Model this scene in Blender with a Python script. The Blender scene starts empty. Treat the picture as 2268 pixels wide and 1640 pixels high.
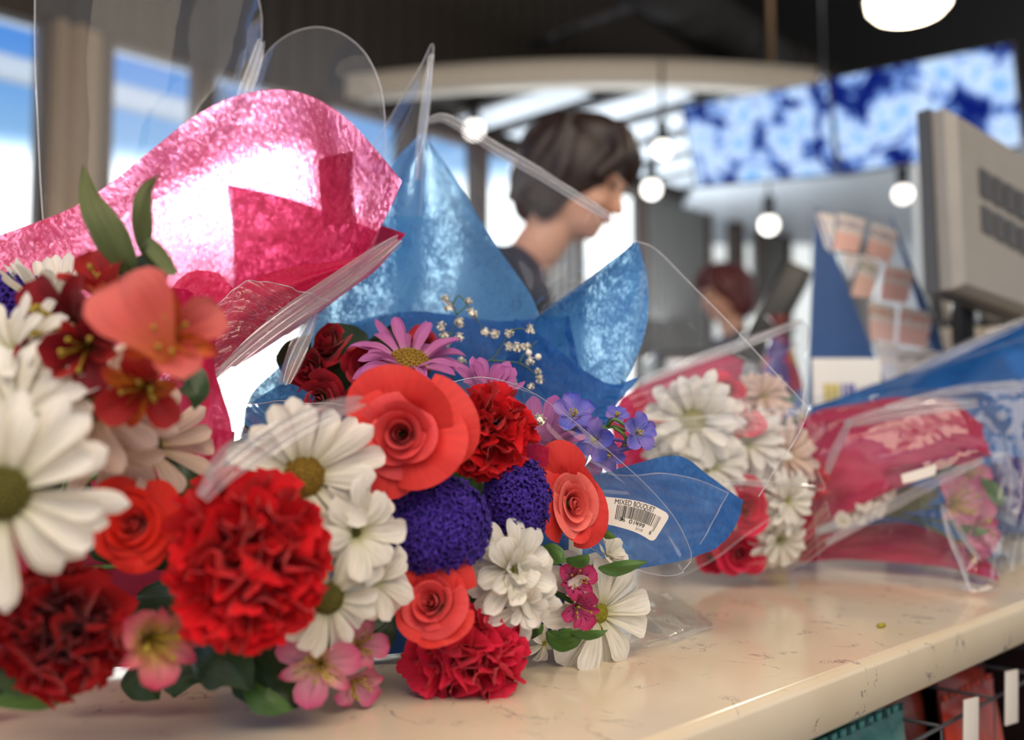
import bpy, math, random
import numpy as np
from mathutils import Vector, Matrix, Quaternion

rnd = random.Random(7)
RS = np.random.RandomState(11)
SC = bpy.context.scene
COL = SC.collection
PI = math.pi

# ------------------------------------------------------------------ camera
CAMZ = 1.06
FPX = 2205.0
PITCH = math.atan(140.0 / FPX)
cam_d = bpy.data.cameras.new('camera')
cam_d.lens = 35.0
cam_d.sensor_width = 36.0
cam_d.clip_start = 0.01
cam_d.dof.use_dof = True
cam_d.dof.focus_distance = 0.69
cam_d.dof.aperture_fstop = 3.3
cam = bpy.data.objects.new('camera', cam_d)
cam.location = (0, 0, CAMZ)
cam.rotation_euler = (PI / 2 + PITCH, 0, 0)
COL.objects.link(cam)
SC.camera = cam

# ------------------------------------------------------------------ colour management
SC.view_settings.view_transform = 'Standard'
SC.view_settings.look = 'None'
SC.view_settings.exposure = 0.1
SC.view_settings.gamma = 1.0
SC.view_settings.use_curve_mapping = False
SC.cycles.use_denoising = True
SC.cycles.max_bounces = 10
SC.cycles.transparent_max_bounces = 28
SC.cycles.transmission_bounces = 8
SC.cycles.caustics_reflective = False
SC.cycles.caustics_refractive = False
SC.cycles.sample_clamp_indirect = 6.0

# ------------------------------------------------------------------ sky
w = bpy.data.worlds.new('sky')
SC.world = w
w.use_nodes = True
nt = w.node_tree
nt.nodes.clear()
out = nt.nodes.new('ShaderNodeOutputWorld')
bg = nt.nodes.new('ShaderNodeBackground')
tc = nt.nodes.new('ShaderNodeTexCoord')
sep = nt.nodes.new('ShaderNodeSeparateXYZ')
nt.links.new(tc.outputs['Generated'], sep.inputs[0])
ramp = nt.nodes.new('ShaderNodeValToRGB')          # colour by elevation
e = ramp.color_ramp.elements
e[0].position = 0.0
e[0].color = (1.0, 0.98, 0.95, 1)
e[1].position = 1.0
e[1].color = (0.05, 0.16, 0.5, 1)
for p_, c_ in ((0.238, (1.0, 1.0, 1.0, 1)), (0.262, (0.32, 0.58, 0.95, 1)), (0.34, (0.12, 0.34, 0.88, 1))):
    k_ = e.new(p_)
    k_.color = c_
nt.links.new(sep.outputs['Z'], ramp.inputs[0])
st = nt.nodes.new('ShaderNodeValToRGB')            # bright haze low in the sky
e = st.color_ramp.elements
e[0].position = 0.236
e[0].color = (1, 1, 1, 1)
e[1].position = 0.264
e[1].color = (0, 0, 0, 1)
nt.links.new(sep.outputs['Z'], st.inputs[0])
az = nt.nodes.new('ShaderNodeMapRange')            # haze is strongest around the sun
az.inputs['From Min'].default_value = 0.17
az.inputs['From Max'].default_value = 0.10
az.inputs['To Min'].default_value = 0.0
az.inputs['To Max'].default_value = 1.0
nt.links.new(sep.outputs['X'], az.inputs['Value'])
fw = nt.nodes.new('ShaderNodeMapRange')
fw.inputs['From Min'].default_value = -0.2
fw.inputs['From Max'].default_value = 0.3
nt.links.new(sep.outputs['Y'], fw.inputs['Value'])
m1 = nt.nodes.new('ShaderNodeMath'); m1.operation = 'MULTIPLY'
nt.links.new(st.outputs['Color'], m1.inputs[0]); nt.links.new(az.outputs[0], m1.inputs[1])
m2 = nt.nodes.new('ShaderNodeMath'); m2.operation = 'MULTIPLY'
nt.links.new(m1.outputs[0], m2.inputs[0]); nt.links.new(fw.outputs[0], m2.inputs[1])
m3 = nt.nodes.new('ShaderNodeMath'); m3.operation = 'MULTIPLY_ADD'
nt.links.new(m2.outputs[0], m3.inputs[0]); m3.inputs[1].default_value = 2.0; m3.inputs[2].default_value = 0.95
nt.links.new(ramp.outputs['Color'], bg.inputs['Color'])
nt.links.new(m3.outputs[0], bg.inputs['Strength'])
nt.links.new(bg.outputs[0], out.inputs[0])

# ------------------------------------------------------------------ helpers: space
CAM = Vector((0, 0, CAMZ))
FW = Vector((0, math.cos(PITCH), math.sin(PITCH)))
UP = Vector((0, -math.sin(PITCH), math.cos(PITCH)))
RT = Vector((1, 0, 0))
CT = 0.90          # counter top height


def at(px, py, d):
    return CAM + FW * d + RT * ((px - 1134.0) / FPX * d) + UP * ((820.0 - py) / FPX * d)


def ground(px, py, z=CT):
    r = at(px, py, 1.0) - CAM
    return CAM + r * ((z - CAMZ) / r.z)


E0 = ground(1492, 1623)
E1 = ground(2268, 1336)
EU = (E1 - E0).normalized()            # along the counter's front edge
EN = Vector((-EU.y, EU.x, 0))          # from the front edge towards its back


def K(a, b, z):
    p = E0 + EU * a + EN * b
    return Vector((p.x, p.y, z))


def hit(px, py, b):
    r = at(px, py, 1.0) - CAM
    t = (b - (CAM - E0).dot(EN)) / r.dot(EN)
    return CAM + r * t


# sun: low, behind the window wall, beyond the bouquets
sun_dir = (at(620, 225, 1.0) - CAM).normalized()
sd = bpy.data.lights.new('sun', 'SUN')
sd.energy = 4.0
sd.angle = math.radians(1.5)
sd.color = (1.0, 0.95, 0.88)
so = bpy.data.objects.new('sun', sd)
so.rotation_euler = (-sun_dir).to_track_quat('-Z', 'Y').to_euler()
so.location = (-3, 14, 6)
COL.objects.link(so)


def area(name, loc, aim, size, power, color, sizey=None):
    d = bpy.data.lights.new(name, 'AREA')
    d.shape = 'RECTANGLE'
    d.size = size
    d.size_y = sizey or size
    d.energy = power
    d.color = color
    o = bpy.data.objects.new(name, d)
    o.location = loc
    o.rotation_euler = (Vector(aim) - Vector(loc)).to_track_quat('-Z', 'Y').to_euler()
    COL.objects.link(o)
    return o


# the shop's own ceiling fixtures over the counter, plus an added uplight
area('ceiling_lamp_light', (0.9, -1.3, 3.3), (0.1, 0.7, 0.9), 2.2, 88, (1.0, 0.84, 0.66))
area('ceiling_lamp_light', (-1.3, -0.9, 3.1), (0.0, 0.7, 0.9), 2.0, 36, (1.0, 0.86, 0.70))
area('added_uplight', (0.6, 6.6, 1.9), (0.5, 6.6, 4), 2.0, 60, (0.86, 0.93, 1.0))  # unseen upward light, added to brighten the slats and soffit
area('kitchen_light', (3.6, 6.2, 2.75), (3.6, 6.6, 0), 1.6, 75, (0.88, 0.94, 1.0))


# ------------------------------------------------------------------ helpers: materials
def srgb(r, g, b):
    f = lambda c: (c / 255.0 / 12.92) if c / 255.0 <= 0.04045 else ((c / 255.0 + 0.055) / 1.055) ** 2.4
    return (f(r), f(g), f(b), 1.0)


MATS = {}


def newmat(name):
    m = bpy.data.materials.new(name)
    m.use_nodes = True
    m.node_tree.nodes.clear()
    o = m.node_tree.nodes.new('ShaderNodeOutputMaterial')
    MATS[name] = m
    return m, m.node_tree, o


def N(t, kind, **kw):
    n = t.nodes.new(kind)
    for k, v in kw.items():
        if k in ('operation', 'blend_type', 'data_type', 'wave_type', 'bands_direction', 'feature', 'interpolation', 'noise_dimensions'):
            setattr(n, k, v)
        else:
            n.inputs[k.replace('_', ' ')].default_value = v
    return n


def ramp_node(t, src, stops):
    r = t.nodes.new('ShaderNodeValToRGB')
    el = r.color_ramp.elements
    el[0].position, el[0].color = stops[0]
    el[1].position, el[1].color = stops[-1]
    for p, c in stops[1:-1]:
        k = el.new(p)
        k.color = c
    t.links.new(src, r.inputs[0])
    return r


def g(v):
    return (v, v, v, 1)


def plain(name, col, rough=0.5, metal=0.0, emit=None, estr=0.0, noise=0.12, nscale=30.0, bump=0.0, coat=0.0):
    """principled with a procedural mottling of the base colour"""
    m, t, o = newmat(name)
    p = t.nodes.new('ShaderNodeBsdfPrincipled')
    tc = t.nodes.new('ShaderNodeTexCoord')
    nz = N(t, 'ShaderNodeTexNoise', Scale=nscale, Detail=4.0)
    t.links.new(tc.outputs['Object'], nz.inputs['Vector'])
    c = Vector(col[:3])
    r = ramp_node(t, nz.outputs['Fac'], [(0.3, tuple(c * (1 - noise)) + (1,)), (0.7, tuple(c * (1 + noise * 0.6)) + (1,))])
    t.links.new(r.outputs[0], p.inputs['Base Color'])
    p.inputs['Roughness'].default_value = rough
    p.inputs['Metallic'].default_value = metal
    p.inputs['Coat Weight'].default_value = coat
    if emit is not None:
        p.inputs['Emission Color'].default_value = emit
        p.inputs['Emission Strength'].default_value = estr
    if bump:
        b = N(t, 'ShaderNodeBump', Strength=bump, Distance=0.002)
        t.links.new(nz.outputs['Fac'], b.inputs['Height'])
        t.links.new(b.outputs[0], p.inputs['Normal'])
    t.links.new(p.outputs[0], o.inputs[0])
    return m


def petal_mat(name, stops, vein=0.12, trans=0.35, rough=0.55, veins=26.0, streak=None, spec=0.3, blotch=None):
    """petal: colour runs base to tip (UV v), fine lengthwise veins, light comes through"""
    m, t, o = newmat(name)
    uv = t.nodes.new('ShaderNodeUVMap')
    sp = t.nodes.new('ShaderNodeSeparateXYZ')
    t.links.new(uv.outputs[0], sp.inputs[0])
    r = ramp_node(t, sp.outputs['Y'], stops)
    col = r.outputs[0]
    mp = N(t, 'ShaderNodeMapping')
    mp.inputs['Scale'].default_value = (veins, 2.2, 1)
    t.links.new(uv.outputs[0], mp.inputs[0])
    nz = N(t, 'ShaderNodeTexNoise', Scale=1.0, Detail=3.0)
    t.links.new(mp.outputs[0], nz.inputs['Vector'])
    vr = ramp_node(t, nz.outputs['Fac'], [(0.32, g(1 - vein * 2.2)), (0.6, g(1.0))])
    mx = N(t, 'ShaderNodeMixRGB', blend_type='MULTIPLY')
    mx.inputs[0].default_value = 1.0
    t.links.new(col, mx.inputs[1]); t.links.new(vr.outputs[0], mx.inputs[2])
    col = mx.outputs[0]
    if blotch:
        tc = t.nodes.new('ShaderNodeTexCoord')
        n3 = N(t, 'ShaderNodeTexNoise', Scale=blotch[1], Detail=2.0)
        t.links.new(tc.outputs['Object'], n3.inputs['Vector'])
        rr = ramp_node(t, n3.outputs['Fac'], [(0.42, g(0)), (0.62, g(1))])
        mb = N(t, 'ShaderNodeMixRGB')
        t.links.new(rr.outputs[0], mb.inputs[0]); t.links.new(col, mb.inputs[1]); mb.inputs[2].default_value = blotch[0]
        col = mb.outputs[0]
    if streak:                                    # dark dashes of an alstroemeria
        m2 = N(t, 'ShaderNodeMapping')
        m2.inputs['Scale'].default_value = (16.0, 5.0, 1)
        t.links.new(uv.outputs[0], m2.inputs[0])
        n2 = N(t, 'ShaderNodeTexNoise', Scale=1.0, Detail=1.0)
        t.links.new(m2.outputs[0], n2.inputs['Vector'])
        r2 = ramp_node(t, n2.outputs['Fac'], [(0.60, g(0)), (0.64, g(1))])
        ry = ramp_node(t, sp.outputs['Y'], [(0.25, g(0)), (0.4, g(1)), (0.72, g(1)), (0.85, g(0))])
        mm = N(t, 'ShaderNodeMath', operation='MULTIPLY')
        t.links.new(r2.outputs[0], mm.inputs[0]); t.links.new(ry.outputs[0], mm.inputs[1])
        ms = N(t, 'ShaderNodeMixRGB')
        t.links.new(mm.outputs[0], ms.inputs[0]); t.links.new(col, ms.inputs[1]); ms.inputs[2].default_value = streak
        col = ms.outputs[0]
    p = t.nodes.new('ShaderNodeBsdfPrincipled')
    p.inputs['Roughness'].default_value = rough
    p.inputs['Specular IOR Level'].default_value = spec
    p.inputs['Sheen Weight'].default_value = 0.15
    t.links.new(col, p.inputs['Base Color'])
    b = N(t, 'ShaderNodeBump', Strength=0.35, Distance=0.0012)
    t.links.new(nz.outputs['Fac'], b.inputs['Height'])
    t.links.new(b.outputs[0], p.inputs['Normal'])
    tr = t.nodes.new('ShaderNodeBsdfTranslucent')
    t.links.new(col, tr.inputs['Color'])
    ms = t.nodes.new('ShaderNodeMixShader')
    ms.inputs[0].default_value = trans
    t.links.new(p.outputs[0], ms.inputs[1]); t.links.new(tr.outputs[0], ms.inputs[2])
    t.links.new(ms.outputs[0], o.inputs[0])
    return m


def tissue_mat(name, col, deep, hole=(0.49, 0.63), holemax=0.34, tcol=None, rcol=None):
    """fibrous wrapping tissue: pigment, light scattered through, thin spots between the fibres"""
    m, t, o = newmat(name)
    tc = t.nodes.new('ShaderNodeTexCoord')
    mp = N(t, 'ShaderNodeMapping')
    mp.inputs['Scale'].default_value = (95.0, 22.0, 60.0)
    mp.inputs['Rotation'].default_value = (0.2, 0.5, 0.3)
    t.links.new(tc.outputs['Object'], mp.inputs[0])
    f1 = N(t, 'ShaderNodeTexNoise', Scale=3.2, Detail=6.0, Roughness=0.65, Distortion=1.2)
    t.links.new(mp.outputs[0], f1.inputs['Vector'])
    f2 = N(t, 'ShaderNodeTexNoise', Scale=55.0, Detail=4.0, Distortion=0.8)
    t.links.new(tc.outputs['Object'], f2.inputs['Vector'])
    add = N(t, 'ShaderNodeMath', operation='MULTIPLY_ADD')
    t.links.new(f2.outputs['Fac'], add.inputs[0]); add.inputs[1].default_value = 0.35
    sc_ = N(t, 'ShaderNodeMath', operation='MULTIPLY')
    t.links.new(f1.outputs['Fac'], sc_.inputs[0]); sc_.inputs[1].default_value = 0.65
    t.links.new(sc_.outputs[0], add.inputs[2])
    cr = ramp_node(t, add.outputs[0], [(0.35, deep), (0.62, col)])
    hr = ramp_node(t, add.outputs[0], [(hole[0], g(0.02)), (hole[1], g(holemax))])
    df = t.nodes.new('ShaderNodeBsdfPrincipled')
    df.inputs['Roughness'].default_value = 0.42
    df.inputs['Specular IOR Level'].default_value = 0.45
    t.links.new(cr.outputs[0], df.inputs['Base Color'])
    bp = N(t, 'ShaderNodeBump', Strength=0.9, Distance=0.0016)
    t.links.new(add.outputs[0], bp.inputs['Height'])
    t.links.new(bp.outputs[0], df.inputs['Normal'])
    tr = t.nodes.new('ShaderNodeBsdfTranslucent')
    t.links.new(cr.outputs[0], tr.inputs['Color'])
    t.links.new(bp.outputs[0], tr.inputs['Normal'])
    rf = t.nodes.new('ShaderNodeBsdfRefraction')
    rf.distribution = 'GGX'
    rf.inputs['IOR'].default_value = 1.22
    rf.inputs['Roughness'].default_value = 0.33
    rf.inputs['Color'].default_value = rcol or tcol or (1, 1, 1, 1)
    t.links.new(bp.outputs[0], rf.inputs['Normal'])
    a = t.nodes.new('ShaderNodeMixShader'); a.inputs[0].default_value = 0.45
    t.links.new(df.outputs[0], a.inputs[1]); t.links.new(tr.outputs[0], a.inputs[2])
    b = t.nodes.new('ShaderNodeMixShader'); b.inputs[0].default_value = 0.07
    t.links.new(a.outputs[0], b.inputs[1]); t.links.new(rf.outputs[0], b.inputs[2])
    tp = t.nodes.new('ShaderNodeBsdfTransparent')
    tp.inputs['Color'].default_value = tcol or (1, 1, 1, 1)
    c = t.nodes.new('ShaderNodeMixShader')
    t.links.new(hr.outputs[0], c.inputs[0])
    t.links.new(b.outputs[0], c.inputs[1]); t.links.new(tp.outputs[0], c.inputs[2])
    t.links.new(c.outputs[0], o.inputs[0])
    return m


def film_mat(name, haze=0.045, gloss=0.10, scratch=True, rough=0.03, bump=0.25, bscale=14.0, tint=(0.98, 0.985, 1.0, 1)):
    """clear cellophane: see-through, shiny, faint haze and scratches"""
    m, t, o = newmat(name)
    tc = t.nodes.new('ShaderNodeTexCoord')
    nz = N(t, 'ShaderNodeTexNoise', Scale=bscale, Detail=2.5, Distortion=0.6)
    t.links.new(tc.outputs['Object'], nz.inputs['Vector'])
    bp = N(t, 'ShaderNodeBump', Strength=bump, Distance=0.02)
    t.links.new(nz.outputs['Fac'], bp.inputs['Height'])
    tp = t.nodes.new('ShaderNodeBsdfTransparent')
    tp.inputs['Color'].default_value = tint
    gl = t.nodes.new('ShaderNodeBsdfGlossy')
    gl.inputs['Roughness'].default_value = rough
    t.links.new(bp.outputs[0], gl.inputs['Normal'])
    fr = N(t, 'ShaderNodeLayerWeight', Blend=0.25)
    t.links.new(bp.outputs[0], fr.inputs['Normal'])
    ma = N(t, 'ShaderNodeMath', operation='MULTIPLY_ADD')
    t.links.new(fr.outputs['Fresnel'], ma.inputs[0]); ma.inputs[1].default_value = 0.17; ma.inputs[2].default_value = gloss
    a = t.nodes.new('ShaderNodeMixShader')
    t.links.new(ma.outputs[0], a.inputs[0])
    t.links.new(tp.outputs[0], a.inputs[1]); t.links.new(gl.outputs[0], a.inputs[2])
    df = t.nodes.new('ShaderNodeBsdfDiffuse')
    df.inputs['Color'].default_value = (0.85, 0.87, 0.92, 1)
    tl = t.nodes.new('ShaderNodeBsdfTranslucent')
    tl.inputs['Color'].default_value = (0.85, 0.87, 0.92, 1)
    h = t.nodes.new('ShaderNodeMixShader'); h.inputs[0].default_value = 0.5
    t.links.new(df.outputs[0], h.inputs[1]); t.links.new(tl.outputs[0], h.inputs[2])
    b = t.nodes.new('ShaderNodeMixShader')
    b.inputs[0].default_value = haze
    if scratch:
        mp = N(t, 'ShaderNodeMapping')
        mp.inputs['Scale'].default_value = (60.0, 30.0, 17.0)
        mp.inputs['Rotation'].default_value = (0.3, 0.9, 0.2)
        t.links.new(tc.outputs['Object'], mp.inputs[0])
        s1 = N(t, 'ShaderNodeTexNoise', Scale=3.0, Detail=5.0, Distortion=2.0, Roughness=0.7)
        t.links.new(mp.outputs[0], s1.inputs['Vector'])
        s2 = N(t, 'ShaderNodeTexNoise', Scale=9.0, Detail=1.0)
        t.links.new(tc.outputs['Object'], s2.inputs['Vector'])
        r1 = ramp_node(t, s1.outputs['Fac'], [(0.66, g(0)), (0.72, g(0.5))])
        r2 = ramp_node(t, s2.outputs['Fac'], [(0.50, g(0)), (0.62, g(1))])
        mu = N(t, 'ShaderNodeMath', operation='MULTIPLY_ADD')
        t.links.new(r1.outputs[0], mu.inputs[0]); t.links.new(r2.outputs[0], mu.inputs[1]); mu.inputs[2].default_value = haze
        t.links.new(mu.outputs[0], b.inputs[0])
    t.links.new(a.outputs[0], b.inputs[1]); t.links.new(h.outputs[0], b.inputs[2])
    t.links.new(b.outputs[0], o.inputs[0])
    return m


# ------------------------------------------------------------------ helpers: objects
def tag(o, label=None, cat=None, group=None, kind=None):
    if label: o['label'] = label
    if cat: o['category'] = cat
    if group: o['group'] = group
    if kind: o['kind'] = kind
    return o


def root(name, loc, label, cat, group=None, quat=None):
    o = bpy.data.objects.new(name, None)
    o.empty_display_size = 0.02
    o.location = loc
    if quat is not None:
        o.rotation_mode = 'QUATERNION'
        o.rotation_quaternion = quat
    COL.objects.link(o)
    return tag(o, label, cat, group)


def mesh(name, V, F, uv=None, mats=(), mi=None, smooth=True):
    me = bpy.data.meshes.new(name)
    me.from_pydata([tuple(map(float, v)) for v in V], [], [tuple(map(int, f)) for f in F])
    if uv is not None:
        l = me.uv_layers.new(name='UVMap')
        uv = np.asarray(uv, dtype=np.float32)
        idx = np.empty(len(me.loops), dtype=np.int32)
        me.loops.foreach_get('vertex_index', idx)
        l.data.foreach_set('uv', uv[idx].ravel())
    for m in mats:
        me.materials.append(m)
    if mi is not None:
        me.polygons.foreach_set('material_index', np.asarray(mi, dtype=np.int32))
    me.polygons.foreach_set('use_smooth', [smooth] * len(me.polygons))
    me.update()
    return me


def obj(name, me, parent=None, world=False):
    o = bpy.data.objects.new(name, me)
    COL.objects.link(o)
    if parent is not None:
        o.parent = parent
        if world:                      # mesh is written in world coordinates
            loc = Vector(parent.location)
            q = parent.rotation_quaternion if parent.rotation_mode == 'QUATERNION' else parent.rotation_euler.to_quaternion()
            o.matrix_parent_inverse = (Matrix.Translation(loc) @ q.to_matrix().to_4x4()).inverted()
    return o


class MB:
    def __init__(s):
        s.V = []; s.F = []; s.U = []; s.M = []

    def add(s, V, F, U=None, m=0):
        b = len(s.V)
        s.V.extend([tuple(v) for v in V])
        s.F.extend([tuple(i + b for i in f) for f in F])
        s.U.extend([tuple(u) for u in U] if U is not None else [(0.5, 0.5)] * len(V))
        s.M.extend([m] * len(F))

    def box(s, c, size, rot=None, m=0, bevel=0.0):
        c = Vector(c); hx, hy, hz = [x / 2 for x in size]
        R = rot or Matrix.Identity(3)
        if bevel <= 0:
            P = [Vector((x, y, z)) for x in (-hx, hx) for y in (-hy, hy) for z in (-hz, hz)]
            F = [(0, 1, 3, 2), (4, 6, 7, 5), (0, 4, 5, 1), (2, 3, 7, 6), (0, 2, 6, 4), (1, 5, 7, 3)]
            s.add([c + R @ p for p in P], F, m=m)
            return
        import bmesh
        bm = bmesh.new()
        bmesh.ops.create_cube(bm, size=1.0)
        for v in bm.verts:
            v.co = Vector((v.co.x * size[0], v.co.y * size[1], v.co.z * size[2]))
        bmesh.ops.bevel(bm, geom=bm.edges[:], offset=bevel, segments=3, affect='EDGES', profile=0.5)
        bm.verts.ensure_lookup_table()
        s.add([c + R @ v.co for v in bm.verts], [[v.index for v in f.verts] for f in bm.faces], m=m)
        bm.free()

    def tube(s, P, r, n=8, m=0, cap=True):
        P = [Vector(p) for p in P]
        rr = r if isinstance(r, (list, tuple)) else [r] * len(P)
        b = len(s.V)
        ref = None
        for i, p in enumerate(P):
            tg = (P[min(i + 1, len(P) - 1)] - P[max(i - 1, 0)]).normalized()
            if ref is None:
                ref = tg.orthogonal().normalized()
            ref = (ref - tg * ref.dot(tg)).normalized()
            bi = tg.cross(ref)
            for k in range(n):
                a = 2 * PI * k / n
                s.V.append(tuple(p + (ref * math.cos(a) + bi * math.sin(a)) * rr[i]))
                s.U.append((k / n, i / max(1, len(P) - 1)))
        for i in range(len(P) - 1):
            for k in range(n):
                k2 = (k + 1) % n
                s.F.append((b + i * n + k, b + i * n + k2, b + (i + 1) * n + k2, b + (i + 1) * n + k)); s.M.append(m)
        if cap:
            s.F.append(tuple(b + k for k in reversed(range(n)))); s.M.append(m)
            e_ = b + (len(P) - 1) * n
            s.F.append(tuple(e_ + k for k in range(n))); s.M.append(m)

    def ball(s, c, r, nu=12, nv=8, m=0, scale=(1, 1, 1), R=None):
        c = Vector(c)
        V = []; F = []; U = []
        for j in range(nv + 1):
            th = PI * j / nv
            for i in range(nu):
                ph = 2 * PI * i / nu
                p = Vector((r * scale[0] * math.sin(th) * math.cos(ph), r * scale[1] * math.sin(th) * math.sin(ph), r * scale[2] * math.cos(th)))
                V.append(c + (R @ p if R else p)); U.append((i / nu, j / nv))
        for j in range(nv):
            for i in range(nu):
                i2 = (i + 1) % nu
                F.append((j * nu + i, (j + 1) * nu + i, (j + 1) * nu + i2, j * nu + i2))
        s.add(V, F, U, m)

    def lathe(s, prof, c=(0, 0, 0), n=32, m=0, R=None):
        c = Vector(c); V = []; F = []
        for (r, z) in prof:
            for i in range(n):
                a = 2 * PI * i / n
                p = Vector((r * math.cos(a), r * math.sin(a), z))
                V.append(c + (R @ p if R else p))
        for j in range(len(prof) - 1):
            for i in range(n):
                i2 = (i + 1) % n
                F.append((j * n + i, j * n + i2, (j + 1) * n + i2, (j + 1) * n + i))
        s.add(V, F, m=m)

    def build(s, name, mats, parent=None, world=True, smooth=True):
        me = mesh(name, s.V, s.F, s.U, mats if isinstance(mats, (list, tuple)) else [mats], s.M, smooth)
        return obj(name, me, parent, world)


def grid_faces(nu, nv, base=0, closed=False):
    F = []
    for i in range(nu - 1):
        for j in range(nv - (0 if closed else 1)):
            j2 = (j + 1) % nv
            F.append((base + i * nv + j, base + i * nv + j2, base + (i + 1) * nv + j2, base + (i + 1) * nv + j))
    return F


def cat_rom(P, n):
    """Catmull-Rom through P (k,3) -> n samples"""
    P = np.asarray(P, float)
    k = len(P)
    if k == 2:
        t = np.linspace(0, 1, n)[:, None]
        return P[0] * (1 - t) + P[1] * t
    Q = np.vstack([2 * P[0] - P[1], P, 2 * P[-1] - P[-2]])
    u = np.linspace(0, k - 1, n)
    i = np.minimum(u.astype(int), k - 2)
    f = (u - i)[:, None]
    p0, p1, p2, p3 = Q[i], Q[i + 1], Q[i + 2], Q[i + 3]
    return 0.5 * ((2 * p1) + (-p0 + p2) * f + (2 * p0 - 5 * p1 + 4 * p2 - p3) * f ** 2 + (-p0 + 3 * p1 - 3 * p2 + p3) * f ** 3)


def patch(rows, nu, nv, wr=0.0, freq=(5, 5), seed=0):
    """rows of control points given as (x, y, depth) seen from the photographer's spot -> (nu,nv,3)"""
    W = []
    for r in rows:
        W.append(cat_rom([at(*p) for p in r], nv))
    W = np.array(W)                         # k, nv, 3
    out = np.stack([cat_rom(W[:, j], nu) for j in range(nv)], axis=1)
    if wr:
        rs = np.random.RandomState(seed)
        du = np.gradient(out, axis=0); dv = np.gradient(out, axis=1)
        nrm = np.cross(du, dv)
        nrm /= (np.linalg.norm(nrm, axis=2, keepdims=True) + 1e-9)
        uu, vv = np.meshgrid(np.linspace(0, 1, nu), np.linspace(0, 1, nv), indexing='ij')
        h = np.zeros((nu, nv))
        for _ in range(7):
            a, b = rs.uniform(-1, 1, 2)
            h += rs.uniform(0.3, 1) * np.sin(2 * PI * (a * freq[0] * uu + b * freq[1] * vv) + rs.uniform(0, 6.28))
        # sharpen the crests a little, so that folds read as creases
        h = np.sign(h) * np.abs(h) ** 0.8
        out = out + nrm * (h * wr / 2.2)[:, :, None]
    return out


def sheet(name, rows, mat, parent, nu=44, nv=52, wr=0.0, freq=(5, 5), seed=0, edge=None, edge_mat=None, er=0.00035):
    G = patch(rows, nu, nv, wr, freq, seed)
    uu, vv = np.meshgrid(np.linspace(0, 1, nu), np.linspace(0, 1, nv), indexing='ij')
    mb = MB()
    mb.add(G.reshape(-1, 3), grid_faces(nu, nv), np.stack([vv, uu], -1).reshape(-1, 2))
    if edge:
        E = {'top': G[0], 'bottom': G[-1], 'left': G[:, 0], 'right': G[:, -1]}
        for k in edge:
            mb.tube(E[k], er, 5, m=1, cap=False)
    return mb.build(name, [mat, edge_mat or mat], parent), G


def ribbon(name, pts, width, mat, parent, ripples=3, amp=0.003, n=60, m=15, seed=0, taper=True):
    """gathered, rippled fold of film along a path of (x, y, depth)"""
    C = cat_rom([at(*p) for p in pts], n)
    rs = np.random.RandomState(seed)
    V = []; U = []
    ph = rs.uniform(0, 6.28, 3)
    view = (np.mean(C, axis=0) - np.array(CAM)); view /= np.linalg.norm(view)
    for i in range(n):
        tg = C[min(i + 1, n - 1)] - C[max(i - 1, 0)]
        tg /= np.linalg.norm(tg)
        sx = np.cross(tg, view); sx /= np.linalg.norm(sx)
        nn = np.cross(sx, tg)
        u = i / (n - 1)
        w_ = width * ((0.35 + 0.65 * math.sin(PI * min(1, max(0, u * 0.94 + 0.03))) ** 0.6) if taper else 1)
        for j in range(m):
            v = j / (m - 1)
            a = amp * (math.sin(v * ripples * 0.8 * 2 * PI + ph[0] + 1.5 * math.sin(u * 4 + ph[1])) + 0.12 * math.sin(v * 7 + u * 5 + ph[2]))
            V.append(C[i] + sx * (v - 0.5) * w_ + nn * a)
            U.append((v, u))
    me = mesh(name, V, grid_faces(n, m), U, [mat])
    return obj(name, me, parent, True)


# ------------------------------------------------------------------ materials
M = {}
M['counter'] = None
def counter_material():
    m, t, o = newmat('cream_quartz')
    tc = t.nodes.new('ShaderNodeTexCoord')
    p = t.nodes.new('ShaderNodeBsdfPrincipled')
    big = N(t, 'ShaderNodeTexNoise', Scale=6.0, Detail=3.0)
    t.links.new(tc.outputs['Object'], big.inputs['Vector'])
    base = ramp_node(t, big.outputs['Fac'], [(0.3, srgb(216, 198, 168)), (0.7, srgb(230, 216, 192))])
    # hair-thin dark veins, broken up by a second noise
    wp = N(t, 'ShaderNodeTexNoise', Scale=12.0, Detail=6.0, Roughness=0.65, Distortion=1.0)
    t.links.new(tc.outputs['Object'], wp.inputs['Vector'])
    ab = N(t, 'ShaderNodeMath', operation='SUBTRACT'); ab.inputs[1].default_value = 0.5
    t.links.new(wp.outputs['Fac'], ab.inputs[0])
    aa = N(t, 'ShaderNodeMath', operation='ABSOLUTE'); t.links.new(ab.outputs[0], aa.inputs[0])
    ln = ramp_node(t, aa.outputs[0], [(0.0, g(1)), (0.012, g(0))])
    mk = N(t, 'ShaderNodeTexNoise', Scale=32.0, Detail=3.0)
    t.links.new(tc.outputs['Object'], mk.inputs['Vector'])
    mr = ramp_node(t, mk.outputs['Fac'], [(0.52, g(0)), (0.62, g(0.75))])
    mu = N(t, 'ShaderNodeMath', operation='MULTIPLY')
    t.links.new(ln.outputs[0], mu.inputs[0]); t.links.new(mr.outputs[0], mu.inputs[1])
    mx = N(t, 'ShaderNodeMixRGB')
    t.links.new(mu.outputs[0], mx.inputs[0]); t.links.new(base.outputs[0], mx.inputs[1]); mx.inputs[2].default_value = srgb(105, 98, 110)
    t.links.new(mx.outputs[0], p.inputs['Base Color'])
    p.inputs['Roughness'].default_value = 0.16
    p.inputs['Specular IOR Level'].default_value = 0.5
    t.links.new(p.outputs[0], o.inputs[0])
    return m

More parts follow.
